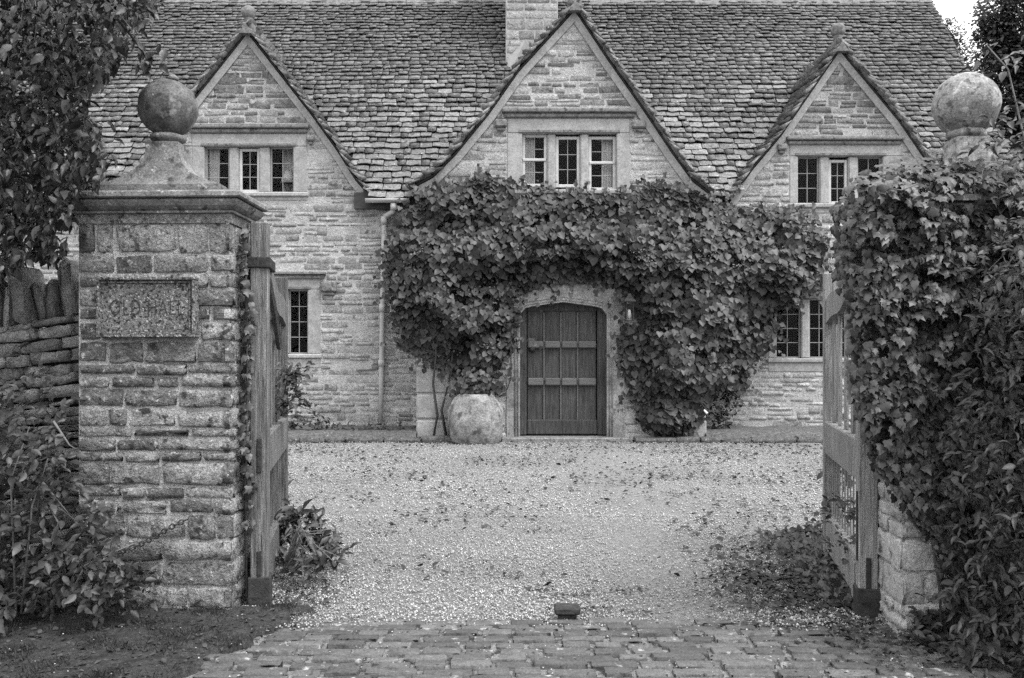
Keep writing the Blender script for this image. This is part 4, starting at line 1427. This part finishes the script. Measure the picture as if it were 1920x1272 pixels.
# ------------------------------------------------------------------ things by the front door
pot = thing('stone_planter', 'big barrel-shaped lichened stone beside the front door', 'stone pot', (PX(891, 12.95), 12.95, 0))
rp = .405
prf = [(.30, -.05), (.335, .03), (.375, .13), (.40, .25), (.405, .36), (.395, .46), (.36, .57), (.315, .645), (.27, .69), (.25, .705), (.235, .69), (.22, .60)]
MB().lathe(prf, (PX(891, 12.95), 12.95, 0), 32, .07, 3).build('body', M_STONEPOT, pot, True)
MB().lathe([(.228, .61), (.1, .64), (.02, .65)], (PX(891, 12.95), 12.95, 0), 20, .02, 9).build('soil', M_DARK, pot, True)
occ_quad(P(840, 830, 12.6), P(942, 830, 12.6), P(935, 745, 12.6), P(850, 745, 12.6))

lan = thing('wall_lantern', 'small dark wall lantern among leaves right of the door', 'lantern', P(1180, 600, DB - .3))
lx, ly = PX(1180, DB - .3), DB - .3
lz = PZ(600, ly)
for sx_ in (-1, 1):
    for sy_ in (-1, 1):
        box('frame_bar', (lx + sx_ * .05 - .006, ly + sy_ * .05 - .006, lz), (lx + sx_ * .05 + .006, ly + sy_ * .05 + .006, lz + .26), M_IRON, lan, .002)
box('base', (lx - .062, ly - .062, lz - .02), (lx + .062, ly + .062, lz - .001), M_IRON, lan, .005)
MB().loft([[(lx + a * e, ly + b_ * e, z) for a, b_ in ((-1, -1), (1, -1), (1, 1), (-1, 1))] for e, z in ((.085, lz + .261), (.08, lz + .275), (.03, lz + .34), (.02, lz + .38))]).build('cap', M_IRON, lan)
for (x0, x1, y0, y1) in ((-.044, .044, -.05, -.05), (-.05, -.05, -.044, .044), (.05, .05, -.044, .044)):
    MB().add([(lx + x0, ly + y0, lz), (lx + x1, ly + y1, lz), (lx + x1, ly + y1, lz + .26), (lx + x0, ly + y0, lz + .26)], [(0, 1, 2, 3)]).build('pane', M_GLASS, lan)
MB().lathe([(.02, .0), (.025, .06), (.02, .12), (.004, .13)], (lx, ly, lz + .02), 10).build('bulb', M_SHADE, lan, True)
box('bracket', (lx - .015, ly + .063, lz + .2), (lx + .015, DB + .03, lz + .24), M_IRON, lan)

hos = thing('garden_hose', 'coiled dark garden hose with white nozzle on the corner right of the door', 'hose', P(1305, 770, DB - .1))
hc = Vector(P(1300, 762, DB - .1))
pp = []
for k in range(0, 100):
    a = k / 100 * 2 * math.pi * 3.2
    rr = .17 + .02 * math.sin(k * .7)
    pp.append(hc + Vector((rr * math.cos(a), -.03 - .02 * math.sin(k * .21), rr * .8 * math.sin(a) - .05)))
MB().tube(pp, .016, 6).build('coil', M_HOSE, hos, True)
MB().tube([P(1320, 769, DB - .17), P(1326, 776, DB - .19)], .014, 8, .02).build('nozzle', M_WHITE, hos, True)

# curtains and lamp inside the windows
def curtain(label, px0, px1, py0, py1, D, grp):
    x0, x1, z0, z1 = PX(px0, D), PX(px1, D), PZ(py1, D), PZ(py0, D)
    t = setp(empty('curtain', None, ((x0 + x1) / 2, D, z0)), label, 'curtain', grp)
    V = []; Fc = []
    n = 14
    for i in range(n + 1):
        x = x0 + (x1 - x0) * i / n
        y = D + .025 * math.sin(i * 2.1) + .008 * math.sin(i * 5)
        V += [(x, y, z0), (x + .01 * math.sin(i), y * 1.0005, z1)]
    for i in range(n): Fc.append((2 * i, 2 * i + 2, 2 * i + 3, 2 * i + 1))
    MB().add(V, Fc).build('cloth', M_CURT, t, True)
    MB().tube([(x0 - .05, D, z1 + .01), (x1 + .05, D, z1 + .01)], .012, 8).build('rail', M_IRON, t)
GC = 'curtains behind the upper windows'
curtain('pale curtain at the left edge of the middle gable window', 976, 1002, 240, 362, DB + .2, GC)
curtain('pale curtain at the right edge of the middle gable window', 1128, 1158, 240, 366, DB + .2, GC)
curtain('grey curtain in the left light of the left gable window', 384, 412, 268, 372, DW + .2, GC)
curtain('narrow curtain behind the lamp in the left gable window', 530, 556, 268, 372, DW + .34, GC)
lmp = thing('table_lamp', 'white-shaded table lamp inside the right light of the left gable window', 'lamp', P(541, 372, DW + .28))
lx, ly = PX(541, DW + .28), DW + .28
MB().lathe([(.13, 0), (.06, .19), (.058, .19), (.128, 0)], (lx, ly, PZ(344, ly)), 18).build('shade', M_SHADE, lmp, True)
MB().lathe([(.06, -.25), (.06, -.23), (.03, -.2), (.045, -.1), (.015, -.04), (.012, .05)], (lx, ly, PZ(344, ly)), 12).build('base', M_HOOD, lmp, True)
MB().box((lx - .3, ly - .12, PZ(344, ly) - .29), (lx + .3, ly + .3, PZ(344, ly) - .251), .005).build('window_shelf', M_INT, house)

# ------------------------------------------------------------------ planting
def stem_obj(par, name, pts, r, mat, r2=None, n=6): return MB().tube(pts, r, n, r2).build(name, mat, par, True)

# the big climber over the front door
clb = thing('climbing_shrub', 'dense heart-leaved climber spread across the house front around the door', 'climber', (PX(1230, DB), DB - .1, 0))
C_POLY = [(720, 480), (735, 425), (780, 378), (800, 352), (850, 335), (930, 333), (985, 345), (1080, 354), (1160, 358), (1240, 343), (1310, 360), (1380, 385), (1500, 383), (1530, 408), (1552, 470), (1550, 535), (1500, 560), (1462, 585), (1450, 640), (1405, 690), (1395, 722), (1335, 745), (1310, 800), (1250, 828), (1205, 800), (1175, 740), (1153, 650), (1158, 612), (1195, 602), (1175, 548), (1120, 528), (1060, 528), (1000, 540), (963, 560), (970, 600), (965, 660), (930, 690), (940, 735), (872, 737), (855, 700), (800, 680), (750, 650), (725, 560)]
cl = Pieces('leaf', V_HEART, M_L_CLIMB, 'foliage', 300, occ=True)
fl = Pieces('flower_head', V_ROUND, M_FLOWER, 'bracts', 60)
def climb_depth(x, y, e):
    base = DB if x < 1330 else DB + .35 * min(1, (x - 1330) / 60)
    nb = noise.noise(Vector((x / 75, y / 55, 1.7))) * .30 + noise.noise(Vector((x / 30, y / 22, 5.1))) * .16
    return base - .06 - min(.42, e / 100 * .42) - nb * min(1, e / 35 + .2)
for (x, y) in sample(C_POLY, 17500):
    e = edist(x, y, C_POLY)
    if e < 7 and random.random() < .5: continue
    gap = noise.noise(Vector((x / 40, y / 30, 9.3)))
    layer = random.random()
    Y = climb_depth(x, y, e)
    dy_ = abs(random.gauss(0, .07)) if layer < .6 else U(.08, .3)
    if gap < -.2 and layer < .75: dy_ += .38
    Y = min(Y + dy_, (DB if x < 1322 else DW) - .03)
    n = Vector((random.gauss(0, .26), -1, .5 + random.gauss(0, .3)))
    n += Vector((0, 0, .9 * noise.noise(Vector((x / 40, y / 40 + .3, 1.7)))))
    cl.add(*leaf_frame(n, Vector((random.gauss(0, .5), -.3, -1)), U(.05, .125) * (1 if e > 14 else .8)), P(x + random.gauss(0, 5), y + random.gauss(0, 5), Y), clb)
# growth hanging into the stone pot
for k in range(240):
    x = 893 + random.gauss(0, 22); y = 722 + random.gauss(0, 16)
    if y > 738: continue
    cl.add(*leaf_frame(Vector((random.gauss(0, .4), -1, .6 + random.gauss(0, .4))), Vector((random.gauss(0, .7), -.3, -1)), U(.04, .10)), P(x, y, 12.72 + U(0, .35)), clb)
for i in range(len(C_POLY)):
    (xa, ya), (xb, yb) = C_POLY[i], C_POLY[(i + 1) % len(C_POLY)]
    L_ = math.hypot(xb - xa, yb - ya)
    for k in range(int(L_ / 16) + 1):
        if random.random() < .45: continue
        f = random.random()
        x, y = xa + (xb - xa) * f, ya + (yb - ya) * f
        nx_, ny_ = (yb - ya) / L_, -(xb - xa) / L_
        ln = U(8, 30)
        Y = DB - .12 if x < 1330 else DB + .25
        dx_, dy2 = nx_ * ln + random.gauss(0, 8), ny_ * ln + random.gauss(0, 6)
        for q in range(5):
            fq = q / 4
            cl.add(*leaf_frame(Vector((random.gauss(0, .5), -1, .5 + random.gauss(0, .4))), Vector((random.gauss(0, .6), -.3, -1)), U(.04, .09)), P(x + dx_ * fq, y + dy2 * fq + 6 * fq * fq, Y - U(0, .1)), clb)
for cx_, cy_ in [(810, 560), (850, 548), (905, 545), (930, 560), (845, 600), (890, 625), (920, 648), (1190, 470), (1230, 480), (1320, 480), (1380, 500), (1430, 450), (1270, 500), (1010, 480), (980, 470), (760, 500), (790, 475), (1440, 520), (1250, 700), (1300, 660), (1350, 690), (840, 665), (925, 525), (1480, 500)]:
    for k in range(20):
        x, y = cx_ + random.gauss(0, 12), cy_ + random.gauss(0, 7)
        if not inpoly(x, y, C_POLY): continue
        Y = climb_depth(x, y, edist(x, y, C_POLY)) - U(.0, .07)
        fl.add(*leaf_frame(Vector((random.gauss(0, .5), -.7, .7)), rvec(), U(.022, .042)), P(x, y, Y), clb)
for pts in ([(812, 826), (820, 780), (812, 720), (818, 660), (800, 600)], [(838, 826), (828, 770), (846, 700), (850, 640)], [(1262, 830), (1258, 760), (1240, 700), (1250, 600)], [(1280, 828), (1290, 770), (1310, 690)], [(958, 640), (958, 710), (948, 738), (935, 745)]):
    stem_obj(clb, 'stem', [P(x, y, DB - .09) for x, y in pts], .024 if pts[0][1] > 800 else .012, M_BARK, .01)

# ivy over the right pier
ivy = thing('ivy', 'thick dark ivy mantle smothering the right gate pier', 'ivy', (2.2, 4.0, 0))
I_POLY = [(1556, 400), (1572, 358), (1605, 325), (1680, 297), (1760, 284), (1850, 296), (1960, 285), (2120, 300), (2120, 1300), (1800, 1225), (1765, 1110), (1745, 1010), (1690, 945), (1655, 905), (1630, 850), (1612, 790), (1590, 720), (1588, 640), (1592, 570), (1562, 530), (1568, 460)]
iv = Pieces('leaf', V_IVY, M_L_IVY, 'foliage', 300, occ=True)
def ivy_depth(x, y, e):
    top = max(0, min(1, (y - 285) / 70)); lf = max(0, min(1, (x - 1556 - max(0, (y - 700) * .1)) / 110))
    rd = math.sqrt(max(0, 1 - (1 - lf) ** 2)) * math.sqrt(max(0, 1 - (1 - top) ** 2))
    nb = noise.noise(Vector((x / 90, y / 80, 3.3))) * .07 + noise.noise(Vector((x / 35, y / 30, 8.3))) * .035
    return 4.42 - .50 * rd - nb * rd
for (x, y) in sample(I_POLY, 14500):
    e = edist(x, y, I_POLY)
    if e < 10 and random.random() < .35: continue
    low = (y - 890) / 340
    if low > 0 and x < 1800 and random.random() < low * .75: continue
    Y = ivy_depth(x, y, e)
    dy_ = abs(random.gauss(0, .03)) if random.random() < .6 else U(.04, .18)
    if noise.noise(Vector((x / 45, y / 32, 6.3))) < -.15: dy_ += .14
    if x > 1690 and y > 370 and Y + dy_ > 4.0: dy_ = 4.0 - Y + U(-.01, .025)
    lf = max(0, 1 - (x - 1556) / 110); tp = max(0, 1 - (y - 285) / 80)
    n = Vector((random.gauss(0, .45) - 1.1 * lf, -1 + .3 * lf, .5 + random.gauss(0, .5) + 1.6 * tp))
    sz = U(.026, .056) if y < 900 else U(.022, .046)
    iv.add(*leaf_frame(n, Vector((random.gauss(0, .45), -.35, -1)), sz), P(x, y, Y + dy_), ivy)
for pts in ([(1745, 1000), (1756, 1060), (1762, 1110), (1765, 1180)], [(1700, 960), (1720, 990), (1750, 1010)]):
    stem_obj(ivy, 'stem', [P(x, y, 3.99) for x, y in pts], .006, M_BARK)
stem_obj(ivy, 'stem', [P(x, y, 3.86) for x, y in ((1676, 355), (1690, 357), (1704, 352), (1720, 345))], .003, M_TWIG)

# small ivy between left pillar and gate
iv2 = thing('ivy', 'thin ivy strand climbing between the plaque pillar and its gate', 'ivy', (-1.36, 4.5, 0))
ivb = Pieces('leaf', V_IVY, M_L_IVY, 'foliage', 200, occ=True)
for k in range(150):
    y = U(430, 1000); x = 461 + random.gauss(0, 5) + 6 * math.sin(y / 45)
    ivb.add(*leaf_frame(Vector((random.gauss(0, .4), -1, .5 + random.gauss(0, .4))), Vector((random.gauss(0, .6), -.3, -1)), U(.025, .055)), P(x, y, 4.52 + U(0, .08)), iv2)
stem_obj(iv2, 'stem', [P(462, 1120, 4.58), P(460, 900, 4.58), P(464, 700, 4.58), P(460, 440, 4.58)], .006, M_BARK)

# right-hand shrub in front of the ivy
shr = thing('leafy_shrub', 'tall arching shrub with narrow leaves at the right edge beside the ivy', 'shrub', (2.3, 3.6, 0))
S_POLY = [(1822, 570), (1850, 500), (1890, 430), (1935, 380), (2180, 250), (2180, 1320), (1790, 1262), (1778, 1150), (1800, 1000), (1770, 900), (1800, 780), (1835, 660)]
sh = Pieces('leaf', V_LANCE + V_OVAL[:2], M_L_SHRUB, 'foliage', 300, occ=True)
def sprays(Pc, par, poly, nst, nl, Yf, size, tipdir, spread, jx, droop=.5):
    """short leafy shoots: each a run of leaves along an arching twig"""
    for (x, y) in sample(poly, nst):
        Y = Yf(x, y)
        o = Vector(P(x, y, Y))
        dirv = (Vector(tipdir) + rvec(spread)).normalized()
        for k in range(nl):
            f = k / nl
            p = o + dirv * (jx * f) + Vector((0, 0, -droop * jx * f * f))
            td = dirv + rvec(.5) + Vector((0, 0, -.5 * f - .2))
            n = Vector((random.gauss(0, .5), -.55 + random.gauss(0, .4), .8 + random.gauss(0, .3)))
            Pc.add(*leaf_frame(n, td, U(*size)), p, par)
sprays(sh, shr, S_POLY, 1150, 6, lambda x, y: 3.75 - .3 * min(1, max(0, (x - 1800) / 200)) + U(-.05, .38), (.028, .06), (-.5, -.5, -.15), .5, .14)
sprays(sh, shr, [(1850, 235), (1920, 200), (2100, 150), (2100, 420), (1900, 400), (1840, 310)], 60, 6, lambda x, y: 3.9 + U(-.1, .5), (.04, .075), (-.5, -.3, .3), .4, .15)
sprays(sh, shr, [(1850, 80), (1925, 60), (1960, 160), (1870, 140)], 5, 6, lambda x, y: 3.9 + U(-.1, .3), (.04, .07), (-.5, -.3, .1), .3, .15)
for pts in ([(2000, 1280), (1960, 900), (1930, 600), (1880, 480), (1840, 520)], [(1990, 1280), (1930, 1000), (1880, 950), (1850, 900)], [(1980, 700), (1930, 300), (1890, 130), (1850, 85)], [(1985, 1100), (1900, 960), (1870, 985), (1845, 1040)]):
    stem_obj(shr, 'stem', [P(x, y, 3.85) for x, y in pts], .006, M_TWIG, .002)

# left-hand bush in front of the dry wall
bsh = thing('leafy_bush', 'dark leafy bush in front of the dry stone wall and pillar foot', 'bush', (-2.4, 4.2, 0))
B_POLY = [(-260, 720), (20, 700), (60, 740), (110, 800), (130, 880), (160, 930), (215, 985), (245, 1040), (240, 1095), (205, 1135), (100, 1150), (-260, 1160)]
bs = Pieces('leaf', V_OVAL, M_L_SHRUB, 'foliage', 300, occ=True)
sprays(bs, bsh, B_POLY, 720, 6, lambda x, y: 4.05 + U(0, .5), (.03, .066), (.15, -.5, .2), .6, .16)
sprays(bs, bsh, [(-200, 560), (60, 690), (130, 720), (140, 800), (-200, 800)], 60, 5, lambda x, y: 4.35 + U(0, .3), (.035, .06), (.1, -.4, .4), .6, .14)
sprays(bs, bsh, [(190, 1040), (262, 1060), (282, 1110), (240, 1140), (180, 1140)], 26, 5, lambda x, y: 4.18 + U(0, .15), (.03, .055), (.3, -.3, .3), .6, .12)
for pts in ([(40, 1150), (60, 950), (90, 860), (30, 870), (10, 868)], [(60, 1150), (110, 980), (75, 925), (140, 975)], [(30, 1150), (20, 900), (55, 800)], [(80, 905), (105, 935), (130, 965)], [(100, 790), (130, 835), (142, 842)], [(120, 1140), (160, 1060), (215, 1035), (250, 1020)]):
    stem_obj(bsh, 'stem', [P(x, y, 4.12) for x, y in pts], .006, M_TWIG, .002)

# overhanging tree top left
tre = thing('overhanging_tree', 'dark broadleaf tree hanging over the left pillar from outside the frame', 'tree', (-4.3, 5.9, 0))
tl = Pieces('leaf', V_OVAL + [u_oval(60 + i, .22, .38) for i in range(4)], M_L_TREE, 'foliage', 300, occ=True)
T_POLY = [(-60, -60), (330, -60), (300, 5), (262, 60), (235, 95), (215, 130), (165, 180), (160, 210), (185, 235), (195, 300), (192, 345), (135, 372), (140, 420), (112, 490), (60, 480), (20, 515), (-60, 540)]
def tree_leaves(poly, n, Ya, Yb, sz, dens=True):
    for (x, y) in sample(poly, n):
        Y = U(Ya, Yb)
        if dens and noise.noise(Vector((x / 45, y / 45, 2.2))) < -.45: continue
        n_ = Vector((random.gauss(0, .6), -.5 + random.gauss(0, .5), .75 + random.gauss(0, .4)))
        tl.add(*leaf_frame(n_, Vector((random.gauss(0, .5), -.2 + random.gauss(0, .4), -1)), U(*sz)), P(x, y, Y), tre)
tree_leaves(T_POLY, 8500, 4.15, 5.6, (.036, .078))
tree_leaves([(-1500, -1300), (500, -1100), (380, -50), (-50, -50), (-50, 520), (-900, 560), (-1500, 300)], 3000, 3.4, 6.4, (.09, .16), False)
for k in range(14):
    c = [(258, 88), (270, 100), (280, 112), (288, 118), (266, 118), (275, 128), (284, 132), (292, 105), (300, 92), (262, 96), (258, 128), (300, 128), (272, 140), (310, 100)][k]
    tl.add(*leaf_frame(Vector((random.gauss(0, .4), -.8, .4)), Vector((random.gauss(0, .5), 0, -1)), U(.06, .085)), P(c[0], c[1] - 8, 4.5), tre)
for k in range(50):
    x = U(140, 215); y = U(195, 350)
    tl.add(*leaf_frame(Vector((random.gauss(0, .6), -.6, .7)), Vector((random.gauss(0, .6), 0, -1)), U(.045, .075)), P(x, y, 4.6), tre)
tk = MB().tube([(-4.3, 5.9, -.1), (-4.25, 5.85, 1.2), (-4.1, 5.8, 2.4), (-3.9, 5.6, 3.6), (-3.6, 5.4, 5)], .2, 12, .09).build('trunk', M_BARK, tre, True)
for pts in ([(-4.1, 5.8, 2.4), (-3.4, 5.2, 3.1), (-2.9, 4.8, 3.3), P(100, -60, 4.6), P(190, 0, 4.5), P(240, 60, 4.5), P(285, 120, 4.5)], [(-3.9, 5.6, 3.4), (-3.2, 5, 3.9), (-2.2, 4.6, 4.1), (-1.5, 4.5, 3.9)], [(-4.2, 5.85, 1.9), (-3.4, 5, 2.6), P(60, 180, 4.6), P(100, 330, 4.6)], [(-3.7, 5.4, 4.6), (-3, 4.6, 5), (-2.4, 4, 5.1)]):
    stem_obj(tre, 'limb', pts, .03, M_BARK, .003)
for pts in ([(45, -10), (40, 40), (28, 70), (26, 95)], [(65, -10), (70, 40), (60, 100)], [(190, -5), (235, 40), (262, 80), (275, 110)], [(142, 150), (143, 175)]):
    stem_obj(tre, 'twig', [P(x, y, 4.25) for x, y in pts], .003, M_TWIG, .0015, 5)

# trees beyond the right end of the house
ft = Pieces('leaf', V_ROUND + V_OVAL[:2], M_L_FAR, 'foliage', 0)
def far_tree(label, bx, by, lobes, nleaf, size, trunk_r=.25):
    t = thing('background_tree', label, 'tree', (bx, by, 0), 'trees beyond the house')
    top = max(l[2] + l[3] * .4 for l in lobes)
    MB().tube([(bx, by, -.1), (bx + .1, by, top * .4), (bx, by + .1, top * .75), (bx + .1, by, top * .95)], trunk_r, 10, .05).build('trunk', M_BARK, t, True)
    for (x, y, z, r) in lobes:
        MB().tube([(bx, by, max(.5, z - r * 1.5)), ((bx + x) / 2, (by + y) / 2, z - r * .5), (x, y, z)], .08, 6, .03).build('limb', M_BARK, t, True)
    tot = sum(l[3] ** 2 for l in lobes)
    for (x, y, z, r) in lobes:
        for k in range(int(nleaf * r * r / tot)):
            d = rvec().normalized() * r * (random.random() ** .33)
            d.z *= 1.1
            if noise.noise((Vector((x, y, z)) + d) * 1.6) < -.3: continue
            ft.add(*leaf_frame(Vector((random.gauss(0, .6), -.4, .8)), Vector((random.gauss(0, .6), -.3, -1)), U(*size)), Vector((x, y, z)) + d, t)
far_tree('big dark tree rising behind the pale ball finial', PX(1915, 19), 19, [(PX(1900, 19), 19, PZ(60, 19), .75), (PX(1870, 19), 18.8, PZ(120, 19), .5), (PX(1925, 19), 19.2, PZ(150, 19), .9), (PX(1885, 19), 19, PZ(215, 19), .75), (PX(1858, 19), 19, PZ(60, 19), .28), (PX(1960, 19), 19, PZ(20, 19), 1.2), (PX(1950, 19), 19, PZ(280, 19), 1.3), (PX(1840, 19), 19, PZ(165, 19), .3), (PX(1850, 19), 19, PZ(260, 19), .6), (PX(1862, 19), 19, PZ(90, 19), .45), (PX(1850, 19), 19.2, PZ(200, 19), .5), (PX(1868, 19), 19, PZ(25, 19), .5), (PX(2050, 19), 19.5, PZ(120, 19), 1.9), (PX(1880, 19), 19, PZ(400, 19), 1.4), (PX(1836, 19), 19, PZ(205, 19), .42), (PX(1842, 19), 19, PZ(245, 19), .5), (PX(1838, 19), 19, PZ(62, 19), .2)], 42000, (.07, .14))
far_tree('smaller dark tree in the gap beside the end of the roof', PX(1785, 22), 22, [(PX(1775, 22), 22, PZ(75, 22), .5), (PX(1790, 22), 22, PZ(115, 22), .5), (PX(1770, 22), 22, PZ(150, 22), .7), (PX(1800, 22), 22, PZ(160, 22), .5), (PX(1815, 22), 22, PZ(190, 22), .6), (PX(1760, 22), 22, PZ(45, 22), .25), (PX(1750, 22), 22, PZ(250, 22), 1.0)], 7000, (.06, .12), .12)
# a hedge and woodland far off close the view past the house
far_tree('broad tree standing far left behind the house', PX(-150, 24), 24, [(PX(-150, 24), 24, 4, 2.4), (PX(-50, 24), 24, 5.5, 1.6)], 900, (.15, .25))

# weeds at the gates
def weed(name, label, c, poly, n, Yf, sz, var, mat=M_L_SHRUB, up=.9, nl=5, jx=.1):
    t = thing(name, label, 'weed', c)
    pc = Pieces('leaf', var, mat, 'foliage', 120, occ=True)
    for (x, y) in sample(poly, n):
        Y = Yf(x, y)
        o = Vector(P(x, y, Y)); o.z = max(o.z, .01)
        dirv = Vector((random.gauss(0, .6), random.gauss(0, .5), up + random.gauss(0, .3))).normalized()
        for k in range(nl):
            f = k / nl
            p = o + dirv * jx * f
            pc.add(*leaf_frame(Vector((random.gauss(0, .5), -.5, .7 + random.gauss(0, .3))), dirv + rvec(.6) + Vector((0, 0, -.6 * f)), U(*sz)), p, t)
    return t
w1 = weed('weed_clump', 'straggling weed clump at the foot of the left gate', (-1.15, 5.2, 0), [(520, 985), (545, 955), (600, 985), (645, 1040), (630, 1075), (560, 1080), (520, 1100)], 85, lambda x, y: min(5.5, GY(max(y + 25, 1040))) - .05, (.05, .095), V_LANCE + V_OVAL[:2])
for k in range(16):
    x = 540 + U(-10, 60)
    stem_obj(w1, 'stem', [P(540 + U(-15, 15), 1075, 4.95), P((540 + x) / 2 + 10, 1000 + U(-20, 20), 4.95), P(x + U(0, 40), 1000 + U(-30, 60), 4.9)], .004, M_TWIG, .002, 5)
w2 = weed('creeping_plant', 'wiry small-leaved plant growing through the left gate bars', (-1.35, 5.4, .5), [(515, 780), (525, 730), (550, 690), (575, 700), (560, 740), (545, 790)], 46, lambda x, y: 5.5, (.03, .055), V_OVAL, up=.5, jx=.14)
for (x, y) in ((575, 705), (590, 745), (600, 790), (560, 700), (585, 770)):
    stem_obj(w2, 'stem', [P(525, 780, 5.55), P((525 + x) / 2, y - 10, 5.5), P(x, y, 5.45)], .004, M_TWIG, .002, 5)
pc = Pieces('leaf', V_OVAL, M_L_SHRUB, 'foliage', 60, occ=True)
for k in range(70):
    f = random.random()
    pc.add(*leaf_frame(rvec(.5) + Vector((0, -.5, .6)), rvec(), U(.025, .045)), P(545 + 60 * f + random.gauss(0, 5), 715 + 85 * f + random.gauss(0, 6), 5.45), w2)
w3 = weed('weed_clump', 'low spreading weeds under the right gate', (1.6, 4.9, 0), [(1420, 1015), (1480, 1000), (1535, 985), (1560, 1010), (1600, 1060), (1618, 1150), (1560, 1140), (1510, 1100), (1470, 1040)], 330, lambda x, y: GY(max(y, 1010)) , (.03, .06), V_OVAL + V_ROUND, up=.5, nl=4, jx=.07)
w4 = weed('weed_clump', 'small leafy weeds in the soil at the foot of the ivy pier', (1.85, 3.85, 0), [(1690, 1185), (1760, 1150), (1830, 1200), (1880, 1260), (1800, 1250), (1740, 1215)], 90, lambda x, y: min(4.0, GY(max(y, 1150))), (.03, .06), V_OVAL + V_ROUND, up=.5, nl=4, jx=.07)
w5 = weed('creeping_plant', 'fine trailing plant on the lower bars of the right gate', (1.8, 5, .3), [(1552, 960), (1570, 930), (1605, 950), (1612, 1060), (1560, 1040)], 32, lambda x, y: 4.75, (.02, .045), V_OVAL, up=.4, jx=.1)
def thicket(label, c, x0, x1, y0, y1, zt, n):
    t = thing('garden_bush', label, 'bush', c)
    pc = Pieces('leaf', V_OVAL, M_L_SHRUB, 'foliage', 40, occ=True)
    for k in range(n):
        x, y, z = U(x0, x1), U(y0, y1), zt * random.random() ** .8
        if z > zt * (1.05 - .5 * ((x - (x0 + x1) / 2) / (x1 - x0) * 2) ** 2): continue
        pc.add(*leaf_frame(Vector((random.gauss(0, .5), -.5, .7)), Vector((random.gauss(0, .6), -.2, -.7)), U(.04, .085)), (x, y, z), t)
    for k in range(6):
        x, y = U(x0 + .1, x1 - .1), U(y0, y1)
        stem_obj(t, 'stem', [(x, y, -.02), (x + U(-.1, .1), y, zt * .5), (x + U(-.2, .2), y, zt * .9)], .012, M_BARK, .004)
    return t
thicket('dark bush filling the corner behind the pale gate leaf and the ivy', (2.6, 5.2, 0), 2.1, 3.1, 4.75, 6.1, 1.75, 3200)
thicket('low dark bush added behind the grey gate leaf to darken its gaps', (-1.9, 5.7, 0), -2.3, -1.58, 5.1, 6.5, .95, 1500)  # added backdrop: keeps bright ground from showing between the left gate's pales
w6 = weed('bed_plant', 'low dark plants along the foot of the house wall left of the drainpipe', (-3, 13.4, .05), [(540, 770), (590, 800), (700, 812), (770, 800), (775, 818), (540, 818)], 60, lambda x, y: 13.5, (.05, .1), V_OVAL, up=.6, jx=.15)
w7 = weed('bed_plant', 'dark low plant in the shade right of the hose corner', (3.2, 13.5, .05), [(1328, 720), (1360, 700), (1385, 740), (1370, 800), (1330, 810)], 60, lambda x, y: 13.6, (.05, .1), V_OVAL, up=.6, jx=.15)

# ------------------------------------------------------------------ split the pieces: the largest in view become objects
for pcs in Pieces.ALL: pcs.occluders()
BVH = BVHTree.FromPolygons(OCC_V, OCC_F)
for pcs in Pieces.ALL: pcs.build(BVH)
